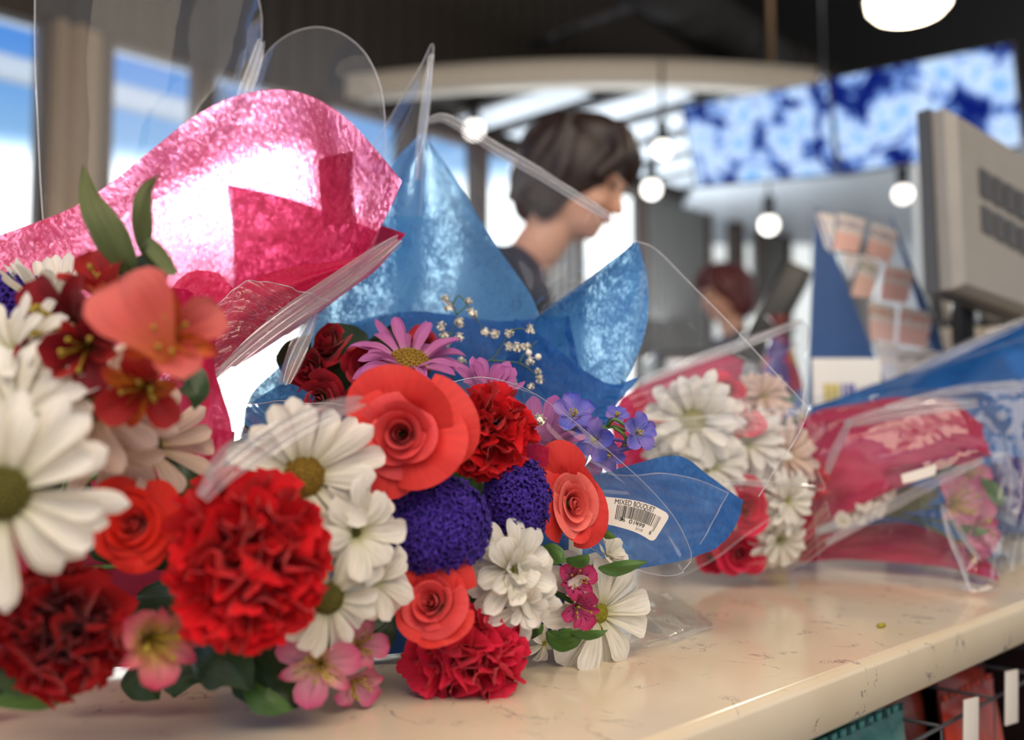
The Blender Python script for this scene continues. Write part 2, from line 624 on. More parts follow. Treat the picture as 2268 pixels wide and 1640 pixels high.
M['counter'] = counter_material()
M['pink'] = tissue_mat('pink_tissue', srgb(222, 34, 100), srgb(160, 2, 48), tcol=(1.0, 0.50, 0.76, 1), rcol=(1.0, 0.42, 0.70, 1))
M['pink2'] = tissue_mat('pink_tissue_dense', srgb(214, 24, 88), srgb(186, 12, 66), hole=(0.52, 0.7), holemax=0.22, tcol=(1.0, 0.3, 0.5, 1))
M['blue'] = tissue_mat('blue_tissue', srgb(70, 148, 214), srgb(24, 88, 158), tcol=(0.6, 0.85, 1.0, 1))
M['blue2'] = tissue_mat('blue_tissue_dense', srgb(32, 110, 190), srgb(18, 78, 150), hole=(0.52, 0.7), holemax=0.2, tcol=(0.4, 0.7, 1.0, 1))
M['pink_opaque'] = plain('opaque_pink_tissue', srgb(150, 18, 60), 0.8)
M['blue_opaque'] = plain('opaque_blue_tissue', srgb(24, 70, 130), 0.8)
M['film'] = film_mat('cellophane', haze=0.055, gloss=0.012, bump=0.05)
M['film_thin'] = film_mat('cellophane_smooth', haze=0.035, gloss=0.02, scratch=False, bump=0.04)
M['film_fold'] = film_mat('cellophane_fold', haze=0.26, gloss=0.18, scratch=False, rough=0.12, bump=0.05, bscale=20)
M['film_edge'] = film_mat('cellophane_cut_edge', haze=0.45, gloss=0.35, scratch=False, rough=0.15)
M['film_crinkle'] = film_mat('cellophane_crinkled', haze=0.05, gloss=0.055, scratch=False, rough=0.05, bump=0.35, bscale=22)

M['mum'] = petal_mat('white_mum_petal', [(0.0, srgb(196, 194, 130)), (0.3, srgb(234, 229, 212)), (1.0, srgb(243, 239, 232))], vein=0.09, trans=0.3, veins=9)
M['mum_pk'] = petal_mat('blush_mum_petal', [(0.0, srgb(196, 170, 120)), (0.35, srgb(226, 196, 176)), (1.0, srgb(234, 210, 198))], vein=0.10, trans=0.3, veins=9)
M['mum_lilac'] = petal_mat('lilac_mum_petal', [(0.0, srgb(226, 190, 200)), (0.35, srgb(205, 120, 178)), (1.0, srgb(196, 110, 180))], vein=0.09, trans=0.35, veins=9)
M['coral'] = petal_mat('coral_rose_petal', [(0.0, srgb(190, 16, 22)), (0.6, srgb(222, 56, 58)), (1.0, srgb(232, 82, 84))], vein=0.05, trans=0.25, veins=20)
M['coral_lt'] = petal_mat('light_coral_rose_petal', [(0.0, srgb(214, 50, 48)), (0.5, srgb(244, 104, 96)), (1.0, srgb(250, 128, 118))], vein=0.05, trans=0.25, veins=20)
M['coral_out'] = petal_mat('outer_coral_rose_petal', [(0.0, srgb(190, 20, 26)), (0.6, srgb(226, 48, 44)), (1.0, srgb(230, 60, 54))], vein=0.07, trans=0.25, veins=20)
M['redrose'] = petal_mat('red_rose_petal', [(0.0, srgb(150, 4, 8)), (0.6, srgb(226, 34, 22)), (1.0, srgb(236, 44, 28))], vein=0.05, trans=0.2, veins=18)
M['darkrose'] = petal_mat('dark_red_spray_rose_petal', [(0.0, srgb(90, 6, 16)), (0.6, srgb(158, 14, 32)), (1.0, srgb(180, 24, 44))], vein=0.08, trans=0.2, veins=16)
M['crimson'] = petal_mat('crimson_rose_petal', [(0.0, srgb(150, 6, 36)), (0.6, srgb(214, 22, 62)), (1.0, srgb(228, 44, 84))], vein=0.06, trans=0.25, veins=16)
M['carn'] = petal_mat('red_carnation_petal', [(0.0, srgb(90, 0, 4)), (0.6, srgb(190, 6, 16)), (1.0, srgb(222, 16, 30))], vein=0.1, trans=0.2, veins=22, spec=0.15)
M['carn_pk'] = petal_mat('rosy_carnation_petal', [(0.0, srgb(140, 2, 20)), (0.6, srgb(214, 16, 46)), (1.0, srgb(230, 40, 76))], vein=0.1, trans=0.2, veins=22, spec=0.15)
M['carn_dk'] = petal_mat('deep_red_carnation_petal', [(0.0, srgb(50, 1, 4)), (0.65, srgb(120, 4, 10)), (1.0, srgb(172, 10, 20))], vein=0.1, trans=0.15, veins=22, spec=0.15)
M['statice'] = petal_mat('purple_statice_floret', [(0.0, srgb(30, 8, 80)), (0.6, srgb(62, 30, 150)), (1.0, srgb(98, 62, 200))], vein=0.12, trans=0.3, veins=10)
M['al_red'] = petal_mat('rust_alstroemeria_petal', [(0.0, srgb(160, 80, 20)), (0.5, srgb(176, 24, 24)), (1.0, srgb(196, 52, 50))], vein=0.12, trans=0.35, veins=16)
M['al_dk'] = petal_mat('dark_red_alstroemeria_petal', [(0.0, srgb(120, 50, 20)), (0.5, srgb(120, 10, 24)), (1.0, srgb(150, 20, 34))], vein=0.12, trans=0.35, veins=16)
M['al_coral'] = petal_mat('coral_alstroemeria_petal', [(0.0, srgb(208, 110, 50)), (0.5, srgb(222, 96, 88)), (1.0, srgb(232, 118, 112))], vein=0.08, trans=0.4, veins=14)
M['al_in'] = petal_mat('orange_inner_alstroemeria_petal', [(0.0, srgb(200, 120, 20)), (0.6, srgb(226, 130, 40)), (1.0, srgb(206, 60, 46))], vein=0.1, trans=0.4, veins=16, streak=srgb(80, 10, 12))
M['al_pk'] = petal_mat('pink_alstroemeria_petal', [(0.0, srgb(214, 190, 120)), (0.45, srgb(236, 172, 190)), (1.0, srgb(214, 84, 136))], vein=0.1, trans=0.35, veins=14)
M['al_pkin'] = petal_mat('pink_inner_alstroemeria_petal', [(0.0, srgb(220, 190, 90)), (0.5, srgb(240, 214, 150)), (0.8, srgb(230, 150, 170)), (1.0, srgb(206, 50, 104))], vein=0.1, trans=0.35, veins=14, streak=srgb(110, 14, 40))
M['al_yl'] = petal_mat('yellow_pink_alstroemeria_petal', [(0.0, srgb(150, 140, 40)), (0.45, srgb(214, 180, 96)), (0.75, srgb(226, 130, 140)), (1.0, srgb(206, 50, 96))], vein=0.14, trans=0.35, veins=12)
M['al_mag'] = petal_mat('magenta_alstroemeria_petal', [(0.0, srgb(230, 190, 190)), (0.4, srgb(216, 90, 150)), (1.0, srgb(204, 44, 106))], vein=0.12, trans=0.35, veins=16, streak=srgb(90, 8, 40))
M['delph'] = petal_mat('blue_delphinium_petal', [(0.0, srgb(206, 200, 226)), (0.35, srgb(130, 130, 222)), (1.0, srgb(84, 96, 216))], vein=0.12, trans=0.4, veins=16, blotch=(srgb(168, 140, 214), 60))
M['spur'] = plain('violet_spur', srgb(84, 74, 140), 0.6)
M['breath'] = plain('babys_breath_white', srgb(232, 228, 214), 0.7, noise=0.08)
M['center'] = plain('yellow_green_disc', srgb(150, 142, 36), 0.7, noise=0.35, nscale=400)
M['center_dk'] = plain('olive_disc', srgb(96, 90, 28), 0.8, noise=0.4, nscale=400)
M['center_br'] = plain('golden_brown_disc', srgb(140, 108, 26), 0.8, noise=0.4, nscale=400)
M['stamen'] = plain('stamen', srgb(170, 150, 50), 0.6)
M['stem'] = plain('green_stem', srgb(82, 116, 48), 0.5)
M['thinstem'] = plain('thin_green_stem', srgb(74, 96, 60), 0.5)
M['sepal'] = plain('green_sepal', srgb(86, 104, 52), 0.6)
M['leaf'] = petal_mat('green_leaf', [(0.0, srgb(60, 96, 34)), (1.0, srgb(82, 124, 48))], vein=0.18, trans=0.22, rough=0.4, veins=14, spec=0.5)
M['leaf_dk'] = petal_mat('dark_green_leaf', [(0.0, srgb(30, 52, 22)), (1.0, srgb(44, 78, 34))], vein=0.18, trans=0.15, rough=0.4, veins=14, spec=0.5)
M['leaf_ol'] = petal_mat('grey_green_leaf', [(0.0, srgb(74, 90, 50)), (1.0, srgb(112, 122, 74))], vein=0.15, trans=0.2, rough=0.5, veins=14, spec=0.3)
M['white'] = plain('white_paint', srgb(232, 230, 224), 0.5, noise=0.03)
M['label'] = plain('sticker_paper', srgb(232, 224, 214), 0.45, noise=0.02)
M['ink'] = plain('black_ink', srgb(34, 28, 30), 0.5, noise=0.02)
M['black'] = plain('black_plastic', srgb(18, 18, 20), 0.4)
M['darkmetal'] = plain('dark_ceiling', srgb(42, 40, 40), 0.8)
M['navy'] = plain('navy_board', srgb(44, 80, 134), 0.5, noise=0.05)
M['grey'] = plain('grey_plastic', srgb(150, 146, 140), 0.45, noise=0.05)
M['greydk'] = plain('dark_grey_plastic', srgb(74, 74, 78), 0.4, noise=0.05)
M['steel'] = plain('steel', srgb(170, 170, 175), 0.3, 1.0)



# ------------------------------------------------------------------ flower parts
def facing(v, roll=0.0):
    q = Vector(v).normalized().to_track_quat('Z', 'Y')
    return q @ Quaternion((0, 0, 1), roll)


PROF = {
    'mum': [(0, .30), (.2, .46), (.5, .80), (.75, 1), (.88, .92), (.96, .60), (1, .12)],
    'slim': [(0, .35), (.3, .6), (.6, 1), (.8, .9), (.93, .55), (1, .06)],
    'broad': [(0, .18), (.2, .42), (.5, .92), (.7, 1), (.88, .78), (.96, .45), (1, .05)],
    'obov': [(0, .15), (.3, .4), (.6, .85), (.8, 1), (.93, .75), (1, .12)],
    'leaf': [(0, .15), (.15, .6), (.4, 1), (.65, .82), (.85, .42), (1, .02)],
}


def petal(L, W, prof='mum', a0=10, a1=-10, cup=0.3, groove=0.0, tip=0.0, nu=12, nv=7, wav=0.0, seed=0, ph=1.0):
    """blade from the origin along +X; a0/a1 = angle above the XY plane (deg) at base and tip"""
    rs = np.random.RandomState(seed)
    ss = np.linspace(0, 1, nu)
    ang = np.radians(a0 + (a1 - a0) * ss ** ph)
    dx = np.cos(ang); dz = np.sin(ang)
    x = np.concatenate([[0], np.cumsum((dx[1:] + dx[:-1]) / 2)]) * L / (nu - 1)
    z = np.concatenate([[0], np.cumsum((dz[1:] + dz[:-1]) / 2)]) * L / (nu - 1)
    P = PROF[prof]
    wd = np.interp(ss, [p[0] for p in P], [p[1] for p in P]) * W / 2
    f1, f2 = rs.uniform(0, 6.28, 2)
    V = []; U = []
    for i, s in enumerate(ss):
        nx, nz = -math.sin(ang[i]), math.cos(ang[i])
        for j in range(nv):
            t = -1 + 2 * j / (nv - 1)
            h = cup * wd[i] * t * t - groove * W * math.cos(3 * PI * t) * 0.12 * math.sin(PI * min(1, s * 1.1))
            h += wav * W * math.sin(s * 9 + f1 + t * 2) * abs(t) * s
            lat = wd[i] * t * (1 - 0.12 * cup * abs(t)) + tip * s * s * W
            V.append((x[i] + nx * h, lat, z[i] + nz * h)); U.append((j / (nv - 1), s))
    return V, grid_faces(nu, nv), U


MC = {}


def cached(key, fn):
    if key not in MC:
        MC[key] = fn()
    return MC[key]


def child(name, me, parent, q=None, loc=(0, 0, 0), s=1.0):
    o = bpy.data.objects.new(name, me)
    COL.objects.link(o)
    o.parent = parent
    o.location = loc
    if q is not None:
        o.rotation_mode = 'QUATERNION'
        o.rotation_quaternion = q
    if s != 1.0:
        o.scale = (s, s, s)
    return o


def stem_part(parent, start, tie, r=0.0018, mat=None, sag=0.0):
    """stem in world space, from behind the flower head to the binding point"""
    s = Vector(start); t = Vector(tie)
    q = parent.rotation_quaternion if parent.rotation_mode == 'QUATERNION' else Quaternion()
    back = q @ Vector((0, 0, -1))
    L = (t - s).length
    P = [s + back * 0.004, s + back * (0.16 * L) + (t - s) * 0.12, s * 0.5 + t * 0.5 + back * (0.05 * L), t]
    C = [Vector(p) for p in cat_rom([tuple(p) for p in P], 12)]
    for p in C:
        p.z = max(p.z, CT + 0.006 + r)
    mb = MB(); mb.tube(C, r, 6)
    return mb.build('stem', mat or M['stem'], parent)


def mum(px, py, d, rpx, face, label, mat='mum', cmat='center', layers=None, pw=0.24, crad=0.2, tie=None, group=None, seed=0, skip=None, petals=1.0, name='chrysanthemum', cat='flower', droop=0, prof='mum', curl=0):
    R = rpx * d / FPX
    rt = root(name, at(px, py, d), label, cat, group, facing(face, seed * 0.7))
    rs = random.Random(seed + 100)
    layers = layers or [(13, 1.0, 4 + droop, -18 + droop), (12, 0.93, 22 + droop, -2 + droop), (9, 0.78, 40 + droop, 14 + droop)]
    for li, (n, L, a0, a1) in enumerate(layers):
        n = max(3, int(n * petals))
        for k in range(n):
            v = rs.randrange(4)
            key = ('mum', mat, li, v, round(R, 3), pw, a0, a1, prof)
            def mk(v=v, li=li, L=L, a0=a0, a1=a1):
                V, F, U = petal(R * L * (1 - 0.05 * v), R * pw * (1 + 0.07 * (v - 1.5)), prof, a0 + v * 3, a1 - v * 5 - curl * (v % 2), cup=(-0.35, 0.35, 0.5, -0.2)[v], groove=0.5, tip=(-0.12, 0.1, 0.0, 0.2)[v], nu=13, nv=9, seed=v + li * 7)
                V = [(x + R * crad * 0.55, y, z) for x, y, z in V]
                return mesh('petal', V, F, U, [M[mat]])
            me = cached(key, mk)
            a = 2 * PI * (k + 0.5 * (li % 2) + rs.uniform(-0.22, 0.22)) / n + li * 0.3
            if skip and skip(a):
                continue
            child('petal', me, rt, Quaternion((0, 0, 1), a) @ Quaternion((1, 0, 0), rs.uniform(-0.2, 0.2)), (0, 0, li * R * 0.02), rs.uniform(0.9, 1.06))
    mb = MB()                                     # domed disc of tiny florets
    cr = R * crad
    mb.ball((0, 0, 0), cr, 20, 12, scale=(1, 1, 0.62))
    nfl = 150
    for k in range(nfl):
        th = math.acos(1 - 0.98 * (k + 0.5) / nfl); ph = k * 2.39996
        p = Vector((cr * math.sin(th) * math.cos(ph), cr * math.sin(th) * math.sin(ph), cr * 0.62 * math.cos(th)))
        mb.ball(p, cr * 0.085, 5, 4, scale=(1, 1, 1.5))
    mb.build('flower_center', M[cmat], rt, world=False)
    if tie:
        stem_part(rt, rt.location, tie)
    return rt


def rose(px, py, d, rpx, face, label, mats=('coral', 'coral_out'), n=24, tie=None, group=None, seed=0, open_=1.0, asp=1.0, roll=0.0, height=1.0, cat='rose', sepals=0):
    R = rpx * d / FPX
    rt = root('rose', at(px, py, d), label, cat, group, facing(face, roll))
    rs = random.Random(seed + 500)
    for i in range(n):
        k = i / (n - 1)
        phi = i * 2.39996 + rs.uniform(-0.25, 0.25)
        Ri = R * (0.05 + 0.80 * k ** 1.15) * rs.uniform(0.92, 1.08)
        Hi = R * height * (0.92 - 0.34 * k) * (rs.uniform(0.90, 1.08) if k < .6 else rs.uniform(0.72, 1.30))
        A = math.radians(112 - 54 * k - (14 * rs.random() if k > .7 else 0))
        flare = max(0, k - 0.22) * 0.55 * open_ * (rs.uniform(0.55, 1.3) if k < .7 else rs.uniform(0.45, 1.55))
        lip = 0.10 + 0.30 * k
        dz0 = -R * height * 0.55
        nu, nv = 16, 17
        V = []; U = []
        w1, w2 = rs.uniform(0, 6.28), rs.uniform(0, 6.28)
        ctr = rs.uniform(-0.25, 0.25)
        for a in range(nu):
            s = a / (nu - 1)
            for b in range(nv):
                t = -1 + 2 * b / (nv - 1)
                top = 1 - (0.30 + 0.16 * k) * abs(t - ctr * 0.3) ** (2.4 - 0.8 * k) + (0.04 + 0.05 * k) * math.exp(-((t - ctr) / 0.16) ** 2) + 0.03 * math.sin(5 * t + w1)
                sz = s * top
                rho = Ri * (0.22 + 0.78 * (1 - (1 - min(1, sz * 1.05)) ** 1.8)) if k > 0.12 else Ri * (0.8 + 0.2 * sz)
                rho *= 1 + 0.09 * t                                   # one edge tucks under its neighbour
                z = Hi * sz
                e_ = max(0.0, s - 0.62) / 0.38
                rho += R * flare * e_ ** 1.7 * (0.75 + 0.25 * math.cos(t * 1.4))
                z -= R * lip * 0.42 * e_ ** 2.2 * (0.7 + 0.5 * math.sin(2.2 * t + w2))
                rho += R * 0.03 * k * math.sin(4 * t + w1) * s
                an = phi + A * t * (0.55 + 0.45 * min(1, s * 2))
                V.append((rho * math.cos(an), rho * math.sin(an) * asp, z + dz0 + R * 0.02))
                U.append((b / (nv - 1), s))
        me = mesh('petal', V, grid_faces(nu, nv), U, [M[mats[1] if k > 0.74 else mats[0]]])
        child('petal', me, rt)
    if sepals:
        for k in range(5):
            V, F, U = petal(R * 0.9, R * 0.28, 'leaf', 70, 20 - sepals * 40, cup=0.3, nu=9, nv=5, seed=k)
            child('sepal', mesh('sepal', [(x * 1.0, y, z - R * height * 0.62) for x, y, z in V], F, U, [M['sepal']]), rt, Quaternion((0, 0, 1), k * 1.2566 + 0.3))
    if tie:
        stem_part(rt, rt.location, tie, 0.0022)
    return rt


def carnation(px, py, d, rpx, face, label, mat='carn', asp=1.0, tie=None, seed=0, n=90, depth=0.75, span=88, group=None, roll=0.0):
    R = rpx * d / FPX
    rt = root('carnation', at(px, py, d), label, 'carnation', group, facing(face, roll))
    rs = random.Random(seed + 900)
    mb = MB()
    n = int(n * 0.5)
    for i in range(n):
        u = (i + 0.5) / n
        th = math.radians(span) * u ** 0.55
        ph = i * 2.39996 + rs.uniform(-0.3, 0.3)
        D = Vector((math.sin(th) * math.cos(ph), math.sin(th) * math.sin(ph) * asp, math.cos(th) * depth))
        Ln = R * rs.uniform(0.70, 1.07) * D.length
        D.normalize()
        side = D.cross(Vector((0, 0, 1)))
        if side.length < 0.1: side = Vector((1, 0, 0))
        side.normalize()
        side = Quaternion(D, rs.uniform(-1.5, 1.5)) @ side
        nrm = D.cross(side).normalized()
        spread = rs.uniform(0.40, 0.62) * R
        nu, nv = 11, 31
        V = []; U = []
        f1 = rs.uniform(1.3, 2.4); p1 = rs.uniform(0, 6.28); p2 = rs.uniform(0, 6.28); am = rs.uniform(0.12, 0.24) * R
        bend = rs.uniform(-0.22, 0.22) * R
        for a in range(nu):
            s = a / (nu - 1)
            for b in range(nv):
                t = -1 + 2 * b / (nv - 1)
                wdt = spread * (0.05 + 0.95 * s ** 1.2)
                ser = 1 + (0.030 * (1 if b % 2 else -1) * (0.5 + 0.5 * math.sin(b * .9 + p2)) + 0.03 * math.sin(b * 0.7 + p2)) * max(0, s - 0.8) / 0.2
                r_ = Ln * (0.22 + 0.78 * s * (1 - 0.22 * t * t)) * ser
                rf = s ** 1.7 * (am * math.sin(f1 * PI * t + p1) + 0.30 * am * math.sin(6.5 * t + p2 + 2 * s))
                curl_ = -0.10 * R * max(0, s - .7) / .3 * math.cos(3 * t + p2)
                V.append(D * r_ + side * (wdt * t) + nrm * (rf + (bend + curl_) * s * s))
                U.append((b / (nv - 1), s))
        mb.add(V, grid_faces(nu, nv), U)
    mb.build('ruffled_petals', M[mat], rt, world=False)
    c = MB()
    c.lathe([(0.003, -R * 0.5), (R * 0.2, -R * 0.42), (R * 0.24, -R * 0.1), (R * 0.28, R * 0.1)], n=14)
    c.build('calyx', M['stem'], rt, world=False)
    if tie:
        stem_part(rt, rt.location, tie)
    return rt


def statice(px, py, d, rx, ry, face, label, tie=None, seed=0, n=210, roll=0.0):
    R = rx * d / FPX; A = ry / rx
    rt = root('statice', at(px, py, d), label, 'flower', 'purple statice heads', facing(face, roll))
    rs = random.Random(seed + 1300)
    mb = MB()
    for i in range(n):
        u = (i + 0.5) / n
        th = math.acos(1 - 1.12 * u); ph = i * 2.39996
        D = Vector((math.sin(th) * math.cos(ph), math.sin(th) * math.sin(ph), math.cos(th)))
        P = Vector((D.x * R, D.y * R * A, D.z * R * 0.72)) * rs.uniform(0.86, 1.03)
        q = (D + Vector((rs.uniform(-.3, .3), rs.uniform(-.3, .3), 0))).normalized().to_track_quat('Z', 'Y')
        cr = R * rs.uniform(0.095, 0.13)
        V = []; U = []
        m_ = 15
        p0 = rs.uniform(0, 6.28)
        for a, (rr, zz) in enumerate(((0.18, -1.0), (0.5, -0.2), (1.0, 0.35), (1.25, 0.30))):
            for b in range(m_):
                an = 2 * PI * b / m_ + p0
                w_ = 1 + (0.25 * math.sin(5 * an) + 0.12 * math.sin(11 * an + p0)) * (a / 3)
                z_ = zz + 0.22 * math.sin(5 * an + 1.3) * (a / 3)
                V.append(P + q @ Vector((rr * w_ * cr * math.cos(an), rr * w_ * cr * math.sin(an), z_ * cr)))
                U.append((b / m_, a / 3))
        mb.add(V, grid_faces(4, m_, closed=True), U)
    o = mb.build('florets', M['statice'], rt, world=False)
    o['kind'] = 'stuff'
    c = MB()
    c.ball((0, 0, -R * 0.05), R * 0.86, 18, 12, scale=(1, A, 0.7))
    c.build('flower_base', M['statice'], rt, world=False)
    if tie:
        stem_part(rt, rt.location, tie)
    return rt


def alstro(px, py, d, rpx, face, label, outer='al_pk', inner='al_pkin', tie=None, seed=0, opened=0.6, roll=0.0, wide=1.0, name='alstroemeria'):
    R = rpx * d / FPX
    rt = root(name, at(px, py, d), label, 'flower', None, facing(face, roll))
    rs = random.Random(seed + 1700)
    z0 = -R * 0.55
    for k in range(6):
        out_ = k % 2 == 0
        a = k * PI / 3 + rs.uniform(-0.15, 0.15)
        a0 = 80 - 22 * opened; a1 = (48 - 60 * opened) + rs.uniform(-14, 14)
        L = R * (1.2 if out_ else 1.08) * rs.uniform(0.92, 1.08)
        Wd = R * (0.78 * wide if out_ else 0.42)
        V, F, U = petal(L, Wd, 'obov' if out_ else 'slim', a0, a1, cup=0.45 if out_ else 0.7, groove=0.25, nu=15, nv=11, wav=0.05, seed=seed * 6 + k, ph=1.2, tip=rs.uniform(-.1, .1))
        V = [(x, y, z + z0) for x, y, z in V]
        o = child('outer_petal' if out_ else 'inner_petal', mesh('petal', V, F, U, [M[outer if out_ else inner]]), rt, Quaternion((0, 0, 1), a))
    for k in range(5):
        a = rs.uniform(0, 6.28); q = Quaternion((0, 0, 1), a)
        mb = MB()
        P = [q @ Vector((R * 0.02, 0, z0)), q @ Vector((R * 0.12, 0, z0 + R * 0.5)), q @ Vector((R * 0.3, 0, z0 + R * rs.uniform(0.75, 0.95)))]
        mb.tube([Vector(p) for p in cat_rom(P, 7)], R * 0.018, 5)
        mb.ball(P[-1], R * 0.05, 6, 5, scale=(1, 1, 1.6))
        mb.build('stamen', M['stamen'], rt, world=False)
    if tie:
        stem_part(rt, rt.location + rt.rotation_quaternion @ Vector((0, 0, z0)), tie)
    return rt


def leaf_geo(path, width, roll=0.0, fold=0.25, prof='leaf', n=22, m=9):
    C = cat_rom([at(*p) for p in path], n)
    view = (np.mean(C, 0) - np.array(CAM)); view /= np.linalg.norm(view)
    P = PROF[prof]
    V = []; U = []
    for i in range(n):
        s = i / (n - 1)
        tg = C[min(i + 1, n - 1)] - C[max(i - 1, 0)]; tg /= np.linalg.norm(tg)
        sx = np.cross(tg, view); sx /= np.linalg.norm(sx); nn = np.cross(sx, tg)
        r_ = roll * (s - 0.3) if not isinstance(roll, tuple) else roll[0] + (roll[1] - roll[0]) * s
        a = sx * math.cos(r_) + nn * math.sin(r_); b = np.cross(a, tg)
        w_ = np.interp(s, [p[0] for p in P], [p[1] for p in P]) * width / 2
        for j in range(m):
            t = -1 + 2 * j / (m - 1)
            V.append(C[i] + a * (t * w_) + b * (fold * w_ * abs(t) + 0.03 * width * math.sin(s * 7 + t * 3)))
            U.append((j / (m - 1), s))
    return V, grid_faces(n, m), U


def leaf(parent, path, wpx, mat='leaf', roll=0.6, fold=0.25):
    d = path[0][2]
    V, F, U = leaf_geo(path, wpx * d / FPX, roll, fold)
    return obj('leaf', mesh('leaf', V, F, U, [M[mat]]), parent, True)


# ------------------------------------------------------------------ counter
def slab():
    # rounded front edge, cream quartz
    prof = []
    b0, z0 = 0.0, CT
    r = 0.007; th = 0.0395
    for k in range(7):
        a = k / 6 * PI / 2
        prof.append((r - r * math.cos(a), CT - r + r * math.sin(a)))
    prof = [(0.004, CT - th), (0.0, CT - th + 0.004)] + prof
    depth = 0.84
    prof += [(0.2, CT), (depth, CT), (depth, CT - th)]
    A = np.linspace(-1.3, 2.3, 30)
    V = []; F = []
    n = len(prof)
    for a in A:
        for (b, z) in prof:
            V.append(K(a, b, z))
    for i in range(len(A) - 1):
        for j in range(n):
            j2 = (j + 1) % n
            F.append((i * n + j, (i + 1) * n + j, (i + 1) * n + j2, i * n + j2))
    F.append(tuple(range(n))); F.append(tuple((len(A) - 1) * n + k for k in reversed(range(n))))
    me = mesh('counter_top', V, F, None, [M['counter']], smooth=False)
    for p in me.polygons:
        p.use_smooth = len(p.vertices) == 4
    o = obj('counter_top', me)
    try:
        import bpy as _b
        me.set_sharp_from_angle(angle=math.radians(50))
    except Exception:
        pass
    return tag(o, 'cream quartz counter top with fine dark veins under the bouquets', 'counter')


slab()

# shelving under the counter
RM = Matrix((EU, EN, Vector((0, 0, 1)))).transposed()      # counter frame -> world
cab = root('display_shelf', K(0.3, 0.3, 0), 'black shelving with wire dividers underneath the cream counter', 'shelf')
mb = MB()
mb.box(K(0.5, 0.80, 0.43), (3.5, 0.02, 0.85), RM); mb.build('back_panel', M['black'], cab, smooth=False)
mb = MB(); mb.box(K(0.5, 0.42, 0.66), (3.5, 0.74, 0.02), RM); mb.build('shelf_board', M['black'], cab, smooth=False)
mb = MB(); mb.box(K(0.5, 0.42, 0.05), (3.5, 0.74, 0.10), RM); mb.build('plinth', M['black'], cab, smooth=False)
for a_ in (-1.22, 0.86, 2.22):
    mb = MB(); mb.box(K(a_, 0.42, 0.43), (0.025, 0.74, 0.85), RM); mb.build('side_panel', M['black'], cab, smooth=False)
for (z_, a0_, a1_) in ((0.806, 0.0, 0.84), (0.745, 0.0, 0.84)):
    mb = MB(); mb.tube([K(a0_, 0.03, z_), K(a1_, 0.03, z_)], 0.002, 6)
    mb.build('wire_rail', M['greydk'], cab)
for a_ in np.arange(0.05, 0.84, 0.13):
    mb = MB(); mb.tube([K(a_, 0.03, 0.672), K(a_, 0.03, 0.806), K(a_, 0.38, 0.806)], 0.0018, 6)
    mb.build('wire_divider', M['greydk'], cab)

# snack packets on that shelf
M['teal'] = petal_mat('teal_packet_foil', [(0.0, srgb(24, 108, 108)), (0.45, srgb(40, 150, 144)), (0.55, srgb(120, 190, 176)), (1.0, srgb(24, 112, 112))], vein=0.2, trans=0.0, rough=0.3, veins=6)
M['orange'] = petal_mat('orange_packet_foil', [(0.0, srgb(190, 36, 10)), (0.5, srgb(226, 66, 20)), (1.0, srgb(150, 20, 10))], vein=0.2, trans=0.0, rough=0.3, veins=6)
M['maroon'] = petal_mat('maroon_packet_foil', [(0.0, srgb(96, 14, 10)), (1.0, srgb(120, 24, 14))], vein=0.2, trans=0.0, rough=0.3, veins=6)


def packet(a, b, zb, wid, hei, thk, mat, label, group=None, lean=0.0, yaw=0.0):
    rt = root('snack_packet', K(a, b, zb), label, 'packet', group)
    nu, nv = 22, 16
    V = []; U = []; F = []
    for sd_ in (-1, 1):
        for i in range(nu):
            v = i / (nu - 1)
            for j in range(nv):
                u = j / (nv - 1)
                puff = (max(0, math.sin(PI * u)) ** 0.6) * (max(0, math.sin(PI * min(1, max(0, (v - 0.06) / 0.88)))) ** 0.5)
                x = (u - 0.5) * wid * (1 - 0.06 * puff); z = v * hei
                y = sd_ * thk / 2 * puff + 0.0015 * math.sin(u * 30) * (1 if v < 0.06 or v > 0.94 else 0.3) + lean * z
                c, s = math.cos(yaw), math.sin(yaw)
                p = RM @ Vector((x * c - y * s, x * s + y * c, z))
                V.append(K(a, b, zb) + p); U.append((u, v))
        F += [(f if sd_ > 0 else tuple(reversed(f))) for f in grid_faces(nu, nv, base=0 if sd_ < 0 else nu * nv)]
    body = obj('packet_body', mesh('packet_body', V, F, U, [M[mat]]), rt, True)
    mbx = MB()
    for k in range(9):
        t0 = (k + 0.5) / 9
        mbx.box(K(a, b, zb) + RM @ Vector(((t0 - 0.5) * wid * 0.94, lean * hei, hei * 0.975)), (wid * 0.05, 0.003, hei * 0.04), RM)
    mbx.build('crimped_seal', M[mat], rt)
    return rt


for i, (a_, b_) in enumerate(((0.36, 0.05), (0.40, 0.085), (0.44, 0.12), (0.48, 0.155), (0.52, 0.19))):
    packet(a_, b_, 0.671, 0.16, (0.150, 0.160, 0.168, 0.172, 0.176)[i], 0.035, 'teal',
           ('teal foil snack packet at the front of its row under the counter', 'second teal foil packet, right behind the front one', 'teal foil packet in the middle of the row under the counter', 'teal foil packet second from the back of its row', 'teal foil packet at the very back of its row')[i], 'teal snack packets under the counter', lean=0.1)
for i, (a_, b_) in enumerate(((0.64, 0.15), (0.66, 0.20), (0.62, 0.06), (0.76, 0.12))):
    packet(a_, b_, 0.671, 0.14, (.13, .168, .132, .13)[i], 0.04, 'orange' if i != 1 else 'maroon',
           ('orange-red snack packet next to the teal packets', 'maroon packet behind the orange-red one beside the teal row', 'bright orange-red packet below the right end of the counter', 'orange-red packet standing behind the rightmost bright one')[i], None, lean=0.1)
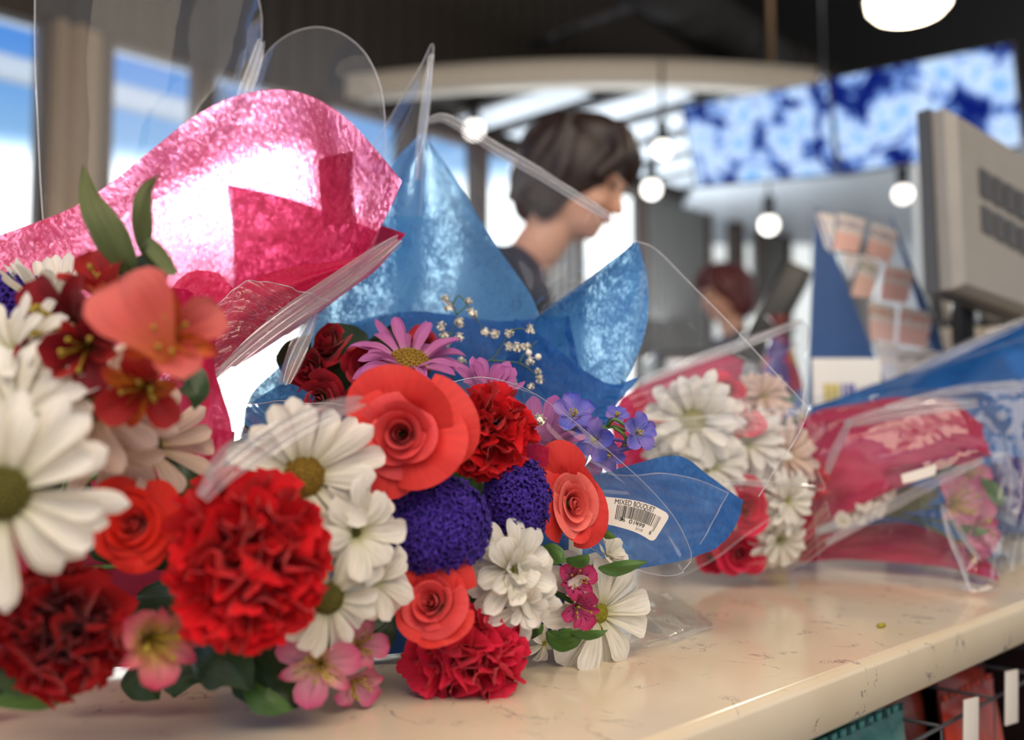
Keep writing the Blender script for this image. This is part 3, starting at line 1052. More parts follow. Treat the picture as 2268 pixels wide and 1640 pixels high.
for i, (a_, b_) in enumerate(((0.13, 0.05), (0.13, 0.11))):
    packet(a_, b_, 0.671, 0.11, 0.17, 0.04, 'orange', ('orange packet nearest the camera under the counter edge', 'orange packet hidden behind the nearest orange one')[i])
for i, (px_, py_, lb) in enumerate(((2150, 1612, 'white shelf price tag between teal and orange packets'), (2240, 1545, 'white shelf price tag at the right edge under the counter'))):
    c = hit(px_, py_, 0.018)
    mb = MB(); mb.box(c, (0.034, 0.002, 0.05), RM @ Matrix.Rotation(0.1, 3, 'Y'), bevel=0.0008)
    t_ = mb.build('price_tag', M['label'])
    tag(t_, lb, 'price tag')
# crumb on the counter
c = ground(1950, 1392)
mb = MB(); mb.ball(c + Vector((0, 0, 0.002)), 0.0032, 7, 5, scale=(1, .7, .7)); mb.ball(c + Vector((0.003, 0.001, 0.0024)), 0.002, 6, 5)
tag(mb.build('leaf_crumb', M['center']), 'tiny yellow-green plant crumb lying on the bare counter', 'crumb')

# ------------------------------------------------------------------ binding points of the bouquets
T1 = at(-120, 930, 0.80)
T2 = at(700, 1000, 1.02)
T3 = at(1250, 1010, 1.30)
T4 = at(1650, 1080, 1.42)
T5 = at(2000, 1000, 1.75)
for T in (T1, T2, T3, T4, T5):
    T.z = CT + 0.045

# ------------------------------------------------------------------ bouquet at the left
tis = root('tissue_wrapper', T1, 'big pink tissue wrapping the nearest bouquet at the left', 'tissue paper')
sheet('tissue_sheet', [
    [(-90, 555, .74), (60, 500, .77), (170, 455, .79), (260, 395, .81), (350, 320, .83), (430, 258, .845), (520, 214, .85), (610, 199, .85), (690, 213, .845), (760, 256, .83), (830, 330, .81), (890, 402, .79)],
    [(-90, 640, .72), (60, 590, .76), (170, 560, .79), (260, 510, .82), (350, 450, .85), (430, 400, .87), (520, 360, .88), (610, 340, .88), (690, 350, .87), (750, 390, .85), (810, 440, .83), (850, 490, .80)],
    [(-90, 760, .70), (60, 720, .74), (170, 690, .78), (260, 650, .81), (350, 600, .84), (430, 560, .86), (510, 530, .87), (590, 520, .87), (660, 530, .86), (720, 550, .84), (760, 570, .82), (790, 590, .80)],
    [(-90, 950, .68), (60, 920, .72), (160, 880, .75), (240, 840, .78), (320, 790, .8), (390, 740, .82), (460, 700, .82), (520, 690, .81), (570, 690, .80), (620, 690, .79), (650, 700, .78), (680, 705, .77)],
    [(-90, 1100, .66), (60, 1080, .69), (150, 1040, .71), (220, 1000, .73), (280, 960, .75), (330, 900, .76), (380, 850, .76), (420, 830, .75), (450, 820, .74), (480, 815, .73), (500, 815, .72), (520, 810, .71)],
], M['pink'], tis, 60, 90, wr=0.0016, freq=(5, 7), seed=3)
sheet('tissue_flap', [
    [(510, 400, .93), (620, 425, .92), (720, 458, .90), (810, 488, .87), (897, 517, .80)],
    [(520, 500, .91), (610, 530, .91), (700, 555, .89), (780, 580, .86), (840, 590, .80)],
    [(520, 640, .88), (590, 650, .88), (650, 660, .87), (700, 670, .84), (740, 668, .79)],
    [(500, 780, .82), (540, 770, .82), (580, 760, .81), (610, 750, .79), (640, 738, .77)],
], M['pink2'], tis, 30, 40, wr=0.001, seed=5)
sheet('tissue_lip', [
    [(897, 516, .79), (820, 562, .775), (740, 578, .76), (660, 588, .745), (590, 606, .735), (525, 640, .72), (470, 690, .705), (430, 760, .69)],
    [(870, 545, .785), (800, 590, .77), (725, 615, .75), (655, 640, .735), (590, 665, .725), (530, 705, .71), (480, 760, .70), (440, 820, .685)],
    [(830, 577, .785), (770, 628, .775), (715, 670, .76), (660, 715, .75), (605, 745, .74), (550, 780, .73), (505, 820, .72), (460, 860, .71)],
], M['pink2'], tis, 24, 50, wr=0.001, seed=6)
sheet('tissue_strip', [
    [(350, 640, .62), (400, 640, .65), (450, 660, .67), (480, 700, .68)],
    [(370, 740, .60), (410, 760, .63), (450, 780, .64), (476, 800, .65)],
    [(380, 850, .58), (420, 860, .60), (460, 865, .61), (490, 868, .62)],
    [(390, 950, .56), (430, 960, .58), (480, 960, .59), (512, 958, .60)],
    [(390, 1040, .55), (420, 1050, .565), (460, 1040, .575), (498, 1020, .58)],
    [(390, 1120, .54), (410, 1120, .55), (430, 1115, .555), (452, 1104, .56)],
], M['pink2'], tis, 40, 20, wr=0.0012, freq=(2, 5), seed=8)
sheet('tissue_fold', [
    [(350, 700, .78), (380, 640, .79), (430, 600, .80), (490, 610, .80), (530, 660, .79)],
    [(340, 850, .74), (390, 800, .75), (440, 770, .76), (490, 750, .76), (520, 740, .76)],
], M['pink2'], tis, 20, 24, wr=0.001, seed=9)

sheet('added_underside', [  # added opaque sheet, keeps sun from passing under the left flowers
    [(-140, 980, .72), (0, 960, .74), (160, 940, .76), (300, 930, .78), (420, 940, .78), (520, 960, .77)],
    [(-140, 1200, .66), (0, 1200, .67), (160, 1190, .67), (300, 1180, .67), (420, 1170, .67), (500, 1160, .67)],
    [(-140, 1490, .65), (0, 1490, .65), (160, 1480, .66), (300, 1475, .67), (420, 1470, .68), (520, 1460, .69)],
], M['pink_opaque'], tis, 24, 30, wr=0.002, seed=91)
flm = root('cellophane_wrapper', T1 + Vector((0, 0.01, 0)), 'clear cellophane with tall rounded lobes around the pink tissue at left', 'cellophane')
sheet('film_lobe', [
    [(85, -190, .86), (230, -200, .90), (400, -170, .92), (510, -110, .92), (560, -40, .91), (577, 25, .90), (582, 80, .89)],
    [(78, -60, .85), (200, -60, .89), (330, -40, .91), (430, 0, .92), (500, 50, .915), (545, 100, .905), (572, 145, .89)],
    [(78, 120, .84), (180, 120, .88), (290, 140, .90), (380, 160, .91), (450, 180, .91), (505, 205, .90), (540, 225, .89)],
    [(85, 320, .83), (170, 320, .86), (260, 320, .88), (340, 310, .89), (400, 300, .89), (450, 290, .885), (490, 280, .88)],
    [(98, 520, .81), (170, 510, .84), (240, 480, .86), (310, 440, .87), (360, 410, .87), (400, 390, .87), (430, 370, .87)],
], M['film'], flm, 50, 60, wr=0.0009, freq=(3, 4), seed=21, edge=('right', 'left', 'top'), edge_mat=M['film_edge'])
sheet('film_lobe', [
    [(570, 148, .90), (598, 108, .89), (648, 73, .88), (705, 60, .875), (762, 77, .87), (810, 120, .865), (840, 185, .86), (852, 262, .855)],
    [(555, 215, .90), (590, 190, .89), (645, 170, .885), (700, 165, .88), (750, 180, .87), (797, 215, .865), (832, 260, .86), (853, 310, .855)],
    [(525, 290, .90), (580, 290, .89), (640, 285, .885), (700, 290, .88), (750, 305, .87), (795, 325, .865), (828, 345, .86), (850, 370, .855)],
    [(500, 400, .90), (560, 400, .89), (630, 400, .885), (700, 410, .88), (750, 430, .87), (790, 450, .865), (820, 470, .86), (840, 490, .855)],
], M['film'], flm, 40, 60, wr=0.0008, freq=(3, 4), seed=22, edge=('top', 'right'), edge_mat=M['film_edge'])
ribbon('film_fold', [(578, 90, .885), (560, 160, .88), (535, 220, .875), (500, 300, .87)], 0.012, M['film_fold'], flm, 1.5, 0.003, seed=2)
ribbon('film_fold', [(540, 110, .88), (520, 190, .88), (490, 260, .875), (470, 320, .87)], 0.008, M['film_thin'], flm, 1.5, 0.002, seed=4)
sheet('crinkled_film', [
    [(440, 760, .68), (480, 680, .70), (540, 628, .71), (610, 628, .72), (680, 650, .74), (740, 670, .76)],
    [(450, 820, .67), (490, 750, .69), (540, 700, .70), (600, 690, .72), (660, 690, .73), (710, 700, .755)],
    [(470, 870, .67), (510, 820, .68), (550, 780, .70), (590, 755, .71), (635, 735, .73), (680, 720, .75)],
], M['film_crinkle'], flm, 60, 70, wr=0.0032, freq=(6, 9), seed=12, edge=('top',), edge_mat=M['film_edge'])
ribbon('film_fold', [(468, 862, .665), (540, 790, .68), (640, 705, .70), (740, 635, .73), (830, 570, .76), (885, 532, .775)], 0.017, M['film_fold'], flm, 2.0, 0.0028, seed=5)
ribbon('film_fold', [(478, 850, .67), (500, 905, .68), (545, 960, .69), (600, 962, .70)], 0.006, M['film_fold'], flm, 1.5, 0.0015, seed=6)
ribbon('film_fold', [(700, 670, .77), (672, 740, .76), (650, 800, .75), (630, 850, .74)], 0.014, M['film_fold'], flm, 2.0, 0.002, seed=7)

G_ = patch([[(704, 350, .880), (738, 340, .874), (774, 331, .868)], [(706, 420, .882), (742, 420, .875), (777, 416, .868)], [(716, 500, .880), (752, 500, .872), (784, 495, .872)]], 12, 8)
mb = MB(); mb.add(G_.reshape(-1, 3), grid_faces(12, 8)); mb.add([Vector(v) + FW * 0.0004 for v in G_.reshape(-1, 3)], grid_faces(12, 8))
tag(mb.build('price_sticker', M['label']), 'upright sticker stuck behind the big pink tissue, showing through it', 'sticker')
# flowers
mum(8, 1092, .43, 236, (0.25, -1, -0.05), 'large white daisy cut off by the left edge of the photo', 'mum', 'center_dk', pw=.27, crad=.26, tie=T1, seed=1, layers=[(17, 1.0, 2, -16), (14, .92, 16, -4)])
mum(40, 930, .475, 190, (-0.1, -1, 0.35), 'creamy daisy with olive centre just above the large edge daisy', 'mum', 'center_dk', pw=.27, crad=.16, tie=T1, seed=2, layers=[(14, 1.0, 4, -14), (12, .92, 20, 0)])
mum(30, 790, .50, 165, (-0.3, -1, 0.5), 'blurred creamy daisy at the left edge below the purple statice', 'mum', 'center_dk', pw=.28, crad=.1, tie=T1, seed=3)
mum(210, 895, .50, 165, (0.15, -1, 0.1), 'blush daisy with a dark centre under the red alstroemeria', 'mum_pk', 'center_dk', pw=.28, crad=.22, tie=T1, seed=4, layers=[(14, 1.0, 4, -14), (11, .9, 22, 0)])
mum(330, 990, .54, 150, (0.75, -0.8, 0.25), 'pinkish white daisy reaching right over the red rose', 'mum_pk', 'center_dk', pw=.3, crad=.2, tie=T1, seed=5, layers=[(11, 1.0, 14, -10), (8, .9, 34, 6)])
mum(240, 1000, .52, 120, (0.1, -1, -0.3), 'blush white daisy tucked behind the large edge daisy', 'mum_pk', 'center_dk', pw=.32, crad=.15, tie=T1, seed=14, layers=[(12, 1.0, 14, -10)])
mum(118, 690, .60, 150, (0.05, -0.35, 1), 'thin-petalled white daisy seen from the side at the top left', 'mum', 'center_dk', pw=.22, crad=.2, tie=T1, seed=6, layers=[(12, 1.0, 42, 58), (9, .9, 60, 70)])
statice(30, 662, .60, 72, 60, (0, -1, 0.5), 'small purple statice head at the left edge behind the daisies', T1, 1, n=120)
alstro(375, 745, .46, 125, (0.45, -1, 0.05), 'open coral alstroemeria with orange throat and one very large petal', 'al_coral', 'al_in', T1, 2, .75, 0.6, 1.15)
V_, F_, U_ = leaf_geo([(375, 800, .455), (330, 730, .45), (285, 665, .45), (262, 622, .455)], 0.040, 0.2, -0.25, 'broad')
_p = obj('outer_petal', mesh('petal', V_, F_, U_, [M['al_coral']]), bpy.data.objects['alstroemeria'], True)
alstro(135, 715, .50, 138, (-0.3, -1, 0.1), 'dark red alstroemeria beside the side-on white daisy', 'al_dk', 'al_dk', T1, 3, .7, 0.2)
alstro(185, 775, .48, 125, (0.2, -1, -0.3), 'dark red alstroemeria drooping under the dark red one', 'al_dk', 'al_red', T1, 13, .5, 0.9)
alstro(315, 868, .48, 118, (0.1, -1, -0.35), 'rusty orange alstroemeria hanging below the coral one', 'al_red', 'al_in', T1, 4, .6, 1.4)
ar = alstro(232, 640, .53, 125, (-0.3, -0.6, 0.9), 'narrow red alstroemeria bud at the foot of the long leaves', 'al_red', 'al_in', T1, 5, .25, 2.2)
leaf(ar, [(300, 610, .53), (272, 570, .525), (232, 500, .52), (200, 440, .52), (183, 366, .52)], 78, 'leaf_ol', (0.2, -0.3), 0.2)
leaf(ar, [(335, 590, .53), (318, 540, .525), (314, 470, .52), (325, 420, .52), (352, 387, .52)], 46, 'leaf_ol', (0.6, -0.6), 0.3)
leaf(ar, [(310, 550, .525), (330, 540, .52), (360, 570, .515), (382, 600, .51), (390, 598, .51)], 42, 'leaf_ol', (0.2, 0.9), 0.3)
leaf(ar, [(300, 570, .535), (325, 590, .53), (345, 615, .53), (350, 640, .53)], 74, 'leaf_dk', 0.4, 0.2)
leaf(ar, [(285, 560, .535), (290, 600, .53), (285, 640, .53), (275, 680, .53)], 50, 'leaf_dk', 0.4, 0.2)
rr = rose(290, 1162, .51, 94, (0.05, -1, 0.12), 'scarlet red rose with a tight spiral between daisies and carnation', ('redrose', 'redrose'), 24, T1, None, 3, 1.0)
leaf(rr, [(330, 1000, .545), (385, 1040, .54), (415, 1090, .54), (395, 1160, .54)], 80, 'leaf_dk', 0.5, 0.3)
leaf(rr, [(380, 830, .53), (415, 830, .525), (438, 870, .52), (430, 910, .52)], 70, 'leaf_dk', 0.6, 0.35)
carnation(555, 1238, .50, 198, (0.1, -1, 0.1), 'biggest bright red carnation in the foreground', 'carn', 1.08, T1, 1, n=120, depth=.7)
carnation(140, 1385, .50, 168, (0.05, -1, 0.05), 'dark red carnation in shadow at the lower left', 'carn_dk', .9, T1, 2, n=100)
ay = alstro(345, 1420, .49, 128, (0.75, -0.8, 0.0), 'yellow and pink alstroemeria below the dark red carnation', 'al_yl', 'al_yl', T1, 7, .45, 2.6, 1.0)
leaf(ay, [(230, 1380, .52), (140, 1450, .50), (60, 1500, .49), (-60, 1500, .48)], 110, 'leaf_dk', 0.5, 0.2)
leaf(ay, [(240, 1460, .52), (150, 1500, .51), (80, 1540, .50), (-40, 1560, .49)], 90, 'leaf', 0.4, 0.2)
leaf(ay, [(420, 1440, .54), (470, 1460, .53), (520, 1480, .53), (560, 1530, .53)], 130, 'leaf_dk', 0.3, 0.2)
leaf(ay, [(500, 1420, .55), (560, 1470, .545), (610, 1520, .54), (660, 1570, .535)], 150, 'leaf_dk', 0.3, 0.2)
leaf(ay, [(540, 1500, .54), (570, 1545, .53), (610, 1562, .53), (650, 1572, .53)], 60, 'leaf', 0.3, 0.2)

# ------------------------------------------------------------------ bouquet in the middle foreground
alstro(705, 1475, .54, 105, (0.1, -1, 0.1), 'pale pink alstroemeria resting on the counter below the big carnation', 'al_pk', 'al_pkin', T2, 8, .7, 0.4)
alstro(795, 1430, .57, 80, (0.5, -0.8, 0.3), 'pale pink alstroemeria leaning right beside the low white daisy', 'al_pk', 'al_pkin', T2, 9, .45, 2.0)
alstro(790, 1515, .575, 75, (0.6, -0.7, -0.35), 'pale pink alstroemeria with its tips touching the counter', 'al_pk', 'al_pkin', T2, 10, .5, 1.2)
mum(672, 1058, .54, 180, (0.35, -1, 0.1), 'white daisy with green-gold centre behind the big carnation', 'mum', 'center_br', pw=.3, crad=.26, tie=T2, seed=7, layers=[(12, 1.0, 6, -12), (9, .9, 24, 0)])
mum(785, 1180, .545, 145, (0.75, -0.8, 0.25), 'full white daisy facing right beside the big carnation', 'mum', 'center_dk', pw=.42, crad=.12, tie=T2, seed=8, layers=[(10, 1.0, 2, -46), (9, .95, 24, -24), (7, .8, 44, 4)])
mum(825, 1285, .56, 118, (0.8, -0.8, -0.1), 'double white daisy with curved back petals above the low rose', 'mum', 'center_dk', pw=.46, crad=.1, tie=T2, seed=9, layers=[(9, 1.0, -6, -50), (8, .95, 20, -24), (7, .8, 44, 4)])
mum(725, 1325, .53, 128, (0.45, -0.9, -0.2), 'white daisy with a dark centre at the carnation lower right', 'mum', 'center_dk', pw=.3, crad=.28, tie=T2, seed=10, layers=[(13, 1.0, 0, -26), (11, .9, 18, -12)])
rose(888, 960, .57, 122, (0.08, -1, 0.02), 'largest coral rose, wide open at the centre of the photo', ('coral', 'coral_out'), 21, T2, None, 21, 1.0, 1.0, 2.4)
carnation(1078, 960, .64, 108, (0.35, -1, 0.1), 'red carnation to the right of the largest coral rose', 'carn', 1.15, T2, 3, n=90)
statice(972, 1168, .60, 112, 108, (0.0, -1, 0.1), 'larger purple statice head below the biggest coral rose', T2, 2, n=330)
statice(1143, 1108, .64, 76, 100, (0.1, -1, 0.1), 'smaller purple statice head between red carnation and right coral rose', T2, 3, n=260)
rose(1272, 1116, .67, 72, (0.25, -1, 0.0), 'light coral rose standing in front of the price sticker', ('coral_lt', 'coral_out'), 20, T2, None, 33, .8, 1.5, 0.15)
rose(955, 1335, .58, 88, (-0.25, -1, 0.25), 'low coral rose above the bottom red carnation', ('coral', 'coral_out'), 22, T2, None, 44, .95, 1.0, 1.1)
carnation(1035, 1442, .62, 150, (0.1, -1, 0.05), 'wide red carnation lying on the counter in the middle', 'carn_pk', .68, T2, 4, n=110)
mum(1130, 1265, .62, 124, (0.45, -0.9, 0.25), 'double white daisy facing right over the bottom carnation', 'mum', 'center', pw=.40, crad=.08, tie=T2, seed=11, layers=[(10, 1.0, 10, -34), (10, .95, 30, -10), (8, .85, 52, 20), (5, .6, 70, 50)])
mum(1155, 1335, .615, 102, (0.4, -0.9, -0.2), 'small double white daisy right above the bottom carnation', 'mum', 'center', pw=.36, crad=.08, tie=T2, seed=12, layers=[(11, 1.0, 0, -30), (9, .9, 24, -6), (7, .7, 54, 30)])
mum(1345, 1235, .70, 55, (0.5, -0.6, 0.6), 'small white daisy bud under the light coral rose', 'mum', 'center', pw=.5, crad=.1, tie=T2, seed=13, layers=[(7, 1.0, 50, 30), (6, .9, 66, 50)])
mum(1325, 1358, .70, 158, (0.6, -0.75, 0.1), 'white daisy with broad petals at the right end resting on counter', 'mum', 'center', pw=.40, crad=.15, tie=T2, seed=15, layers=[(11, 1.0, 4, -22), (8, .85, 24, 0)], skip=lambda a: False)
mum(1205, 1425, .68, 48, (0.5, -0.8, -0.4), 'tiny white daisy peeking out beside the bottom carnation', 'mum', 'center', pw=.5, crad=.12, tie=T2, seed=16, layers=[(8, 1.0, 20, -20)])
am = alstro(1275, 1285, .68, 62, (0.3, -1, 0.2), 'magenta streaked alstroemeria between the white daisies', 'al_mag', 'al_mag', T2, 11, .55, 0.2)
alstro(1285, 1350, .67, 60, (0.35, -1, -0.2), 'lower magenta streaked alstroemeria beside the broad white daisy', 'al_mag', 'al_mag', T2, 12, .55, 1.0)
leaf(am, [(1325, 1258, .66), (1355, 1262, .655), (1395, 1254, .65), (1436, 1244, .65)], 34, 'leaf', (0.3, -0.3), 0.2)
leaf(am, [(1190, 1240, .65), (1215, 1225, .645), (1240, 1235, .64), (1255, 1245, .64)], 46, 'leaf', 0.5, 0.3)
leaf(am, [(1250, 1240, .65), (1275, 1245, .645), (1295, 1240, .64), (1302, 1225, .64)], 30, 'leaf', 0.8, 0.3)
leaf(am, [(1330, 1180, .68), (1345, 1185, .675), (1365, 1192, .67)], 20, 'leaf', 0.8, 0.3)
leaf(am, [(1210, 1400, .66), (1235, 1418, .655), (1270, 1412, .65), (1290, 1396, .65)], 52, 'leaf', 0.5, 0.25)
leaf(am, [(1262, 1402, .65), (1295, 1408, .645), (1325, 1404, .64), (1347, 1396, .64)], 22, 'leaf', 0.6, 0.3)
leaf(am, [(1160, 1385, .65), (1185, 1395, .645), (1200, 1405, .64)], 44, 'leaf', 0.4, 0.25)

# filler greenery packed behind the flower heads
def foliage(box, dn, df, n, label, tie, seed):
    rs = random.Random(seed)
    x0, y0, x1, y1 = box
    rt = root('foliage_sprig', at((x0 + x1) / 2, (y0 + y1) / 2, df), label, 'greenery')
    for i in range(n):
        u = (i % 6 + rs.uniform(.1, .9)) / 6; v = (i // 6 + rs.uniform(.1, .9)) / math.ceil(n / 6)
        px, py = x0 + (x1 - x0) * u, y0 + (y1 - y0) * v
        d = df + (dn - df) * v + rs.uniform(-.01, .02)
        dmax = (CAMZ - CT - 0.012) * FPX / max(60, py + 60 - 960)
        d = min(d, dmax)
        a = rs.uniform(-2.6, -0.5) if v < .6 else rs.uniform(-.6, 2.6)
        L = rs.uniform(110, 170)
        q = (px + math.cos(a) * L, py + math.sin(a) * L * .7)
        d2 = min(d - .01, (CAMZ - CT - 0.006) * FPX / max(60, q[1] - 960))
        leaf(rt, [(px, py, d), ((px + q[0]) / 2 + rs.uniform(-18, 18), (py + q[1]) / 2, (d + d2) / 2), (q[0], q[1], d2)], rs.uniform(80, 120), 'leaf_dk', (rs.uniform(-.6, .2), rs.uniform(-.2, .6)), .2)
    return rt


foliage((-60, 950, 560, 1500), .56, .66, 30, 'dark green filler leaves showing between flowers of the left bouquet', T1, 1)
foliage((560, 980, 1120, 1400), .68, .76, 30, 'dark green filler leaves behind the middle roses and carnations', T2, 2)
foliage((640, 800, 860, 960), .80, .84, 8, 'dark leaves beneath the dark red spray roses', T2, 3)
foliage((1560, 960, 1700, 1120), 1.08, 1.12, 8, 'dark leaves among the daisies of the third bouquet', T3, 4)

# ------------------------------------------------------------------ bouquet in blue tissue
bt = root('tissue_wrapper', T2, 'blue tissue sheets rising to two peaks behind the middle flowers', 'tissue paper')
sheet('tissue_sheet', [
    [(930, 296, .92), (935, 294, .92), (940, 300, .92), (945, 306, .92), (950, 312, .92)],
    [(868, 372, .90), (905, 380, .92), (945, 385, .925), (980, 388, .92), (1002, 384, .915)],
    [(835, 480, .88), (890, 480, .91), (950, 475, .925), (1010, 475, .92), (1058, 478, .91)],
    [(800, 590, .86), (880, 590, .90), (960, 580, .92), (1040, 575, .92), (1112, 562, .90)],
    [(690, 700, .84), (830, 700, .88), (950, 695, .90), (1070, 690, .90), (1185, 672, .88)],
    [(640, 790, .82), (800, 800, .86), (940, 800, .88), (1080, 800, .88), (1210, 780, .87)],
    [(560, 870, .80), (760, 900, .84), (920, 920, .86), (1080, 930, .86), (1240, 900, .86)],
    [(540, 940, .78), (740, 990, .82), (920, 1020, .84), (1090, 1030, .84), (1260, 1010, .85)],
], M['blue'], bt, 80, 60, wr=0.0014, freq=(5, 5), seed=31)
sheet('tissue_fold', [
    [(700, 800, .87), (740, 735, .88), (830, 700, .89), (940, 690, .89), (1040, 705, .89), (1120, 712, .88), (1190, 706, .87), (1260, 700, .86)],
    [(690, 880, .85), (760, 840, .87), (850, 830, .875), (950, 830, .875), (1050, 830, .87), (1130, 830, .87), (1210, 820, .86), (1280, 800, .86)],
    [(680, 1000, .83), (770, 990, .85), (860, 980, .86), (960, 980, .86), (1060, 980, .86), (1150, 970, .85), (1230, 950, .85), (1300, 920, .85)],
], M['blue2'], bt, 30, 50, wr=0.001, seed=32)
sheet('tissue_lobe', [
    [(1402, 540, .86), (1407, 535, .86), (1410, 534, .86), (1414, 538, .86), (1417, 545, .86)],
    [(1300, 622, .85), (1335, 625, .865), (1370, 625, .87), (1405, 622, .87), (1434, 620, .865)],
    [(1182, 712, .84), (1245, 722, .86), (1310, 725, .87), (1380, 725, .87), (1431, 720, .86)],
    [(1150, 800, .83), (1220, 820, .85), (1290, 830, .86), (1360, 830, .86), (1398, 825, .85)],
    [(1160, 900, .82), (1220, 920, .84), (1280, 930, .84), (1330, 930, .84), (1352, 920, .83)],
    [(1180, 1000, .81), (1220, 1010, .82), (1260, 1010, .82), (1300, 1010, .82), (1330, 1000, .81)],
], M['blue'], bt, 60, 50, wr=0.0012, freq=(4, 4), seed=33)
sheet('tissue_fold', [
    [(1140, 705, .825), (1200, 745, .835), (1280, 810, .84), (1350, 850, .84), (1420, 835, .84)],
    [(1120, 800, .82), (1180, 830, .83), (1240, 870, .83), (1300, 900, .83), (1370, 890, .83)],
    [(1110, 900, .81), (1160, 920, .82), (1220, 940, .82), (1280, 950, .82), (1340, 940, .82)],
], M['blue2'], bt, 24, 30, wr=0.001, seed=34)
sheet('tissue_flap', [
    [(1290, 1062, .77), (1395, 1031, .775), (1500, 1010, .78), (1575, 1058, .785), (1646, 1110, .79)],
    [(1290, 1130, .76), (1385, 1110, .765), (1475, 1100, .77), (1555, 1120, .775), (1636, 1150, .78)],
    [(1290, 1200, .75), (1375, 1190, .755), (1455, 1180, .76), (1540, 1180, .765), (1615, 1188, .77)],
    [(1290, 1275, .74), (1370, 1267, .745), (1450, 1254, .75), (1522, 1240, .755), (1588, 1214, .76)],
], M['blue2'], bt, 36, 44, wr=0.0006, seed=35)
sheet('tissue_corner', [
    [(545, 905, .76), (590, 870, .765), (640, 850, .77), (700, 880, .77)],
    [(542, 935, .755), (585, 930, .76), (640, 930, .765), (700, 940, .77)],
    [(560, 955, .75), (600, 975, .755), (650, 985, .76), (700, 985, .77)],
], M['blue'], bt, 20, 24, wr=0.001, seed=36)
# folded pink paper tab among the flowers
V_, F_, U_ = leaf_geo([(1152, 1012, .665), (1180, 1005, .66), (1218, 1010, .66)], 0.014, 0.1, 0.1)
G_ = patch([[(1150, 988, .665), (1185, 984, .66), (1216, 992, .66)], [(1152, 1030, .665), (1185, 1034, .66), (1214, 1034, .66)]], 6, 10)
o_ = obj('gift_tag', mesh('gift_tag', G_.reshape(-1, 3), grid_faces(6, 10), None, [M['pink2']]))
tag(o_, 'small square pink paper tab between carnation and lilac daisy', 'paper tag')

sheet('added_underside', [  # opaque sheet added to block low sun behind the middle flowers
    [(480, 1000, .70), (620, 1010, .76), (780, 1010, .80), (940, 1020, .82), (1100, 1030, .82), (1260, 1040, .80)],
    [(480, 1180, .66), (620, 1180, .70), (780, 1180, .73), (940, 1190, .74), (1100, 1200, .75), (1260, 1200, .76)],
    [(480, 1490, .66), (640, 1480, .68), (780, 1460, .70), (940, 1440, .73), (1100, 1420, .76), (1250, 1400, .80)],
], M['blue_opaque'], bt, 24, 36, wr=0.002, seed=92)
bf = root('cellophane_wrapper', T2 + Vector((0.01, 0.01, 0)), 'clear cellophane with a tall spike around the blue tissue', 'cellophane')
sheet('film_spike', [
    [(957, 98, .90), (958, 97, .90), (958, 97, .90), (959, 98, .90)],
    [(918, 165, .90), (935, 168, .89), (950, 170, .89), (956, 172, .90)],
    [(868, 255, .91), (900, 262, .89), (930, 264, .89), (946, 262, .90)],
    [(800, 370, .92), (860, 375, .89), (910, 372, .89), (936, 360, .90)],
    [(770, 480, .92), (840, 480, .89), (890, 480, .89), (930, 480, .90)],
], M['film'], bf, 50, 30, wr=0.0016, freq=(3, 3), seed=41, edge=('left', 'right'), edge_mat=M['film_edge'])
ribbon('film_fold', [(956, 120, .885), (948, 190, .88), (938, 270, .88), (930, 330, .88), (925, 400, .885)], 0.009, M['film_fold'], bf, 1.5, 0.002, seed=9)
sheet('film_sheet', [
    [(945, 263, .92), (978, 252, .92), (1012, 266, .92), (1060, 296, .92), (1140, 341, .92), (1230, 396, .91), (1300, 438, .90), (1352, 474, .89)],
    [(935, 330, .92), (970, 330, .93), (1010, 345, .93), (1070, 380, .93), (1140, 430, .92), (1215, 480, .91), (1280, 520, .90), (1330, 560, .88)],
    [(960, 430, .92), (1000, 440, .93), (1050, 460, .93), (1100, 500, .93), (1150, 545, .92), (1200, 580, .91), (1250, 610, .90), (1300, 640, .87)],
    [(1040, 540, .92), (1075, 560, .93), (1110, 590, .93), (1140, 620, .92), (1165, 650, .91), (1190, 675, .90), (1210, 690, .88), (1230, 695, .86)],
], M['film_thin'], bf, 50, 70, wr=0.001, freq=(3, 3), seed=42, edge=('top', 'right'), edge_mat=M['film_edge'])
ribbon('film_fold', [(948, 268, .915), (985, 262, .915), (1040, 292, .915), (1110, 335, .915), (1200, 388, .905), (1290, 445, .895), (1345, 482, .885)], 0.011, M['film_fold'], bf, 2.5, 0.002, seed=10)
ribbon('film_fold', [(1180, 705, .835), (1225, 672, .84), (1290, 628, .85), (1350, 585, .855)], 0.007, M['film_thin'], bf, 2, 0.0015, seed=11)
sheet('film_sheet', [
    [(1406, 534, .855), (1440, 545, .855), (1475, 572, .855), (1540, 638, .85), (1620, 722, .84), (1700, 808, .83), (1750, 860, .825), (1792, 905, .82)],
    [(1415, 600, .86), (1440, 620, .865), (1475, 655, .865), (1530, 715, .86), (1590, 780, .85), (1650, 850, .84), (1700, 910, .83), (1770, 960, .81)],
    [(1410, 720, .86), (1430, 735, .87), (1460, 760, .87), (1505, 810, .865), (1555, 860, .855), (1610, 920, .84), (1670, 980, .82), (1730, 1020, .80)],
    [(1390, 830, .85), (1405, 850, .86), (1430, 880, .86), (1470, 930, .855), (1520, 985, .84), (1570, 1040, .82), (1620, 1080, .80), (1680, 1100, .78)],
], M['film'], bf, 50, 70, wr=0.0012, freq=(3, 3), seed=43, edge=('top', 'right'), edge_mat=M['film_edge'])
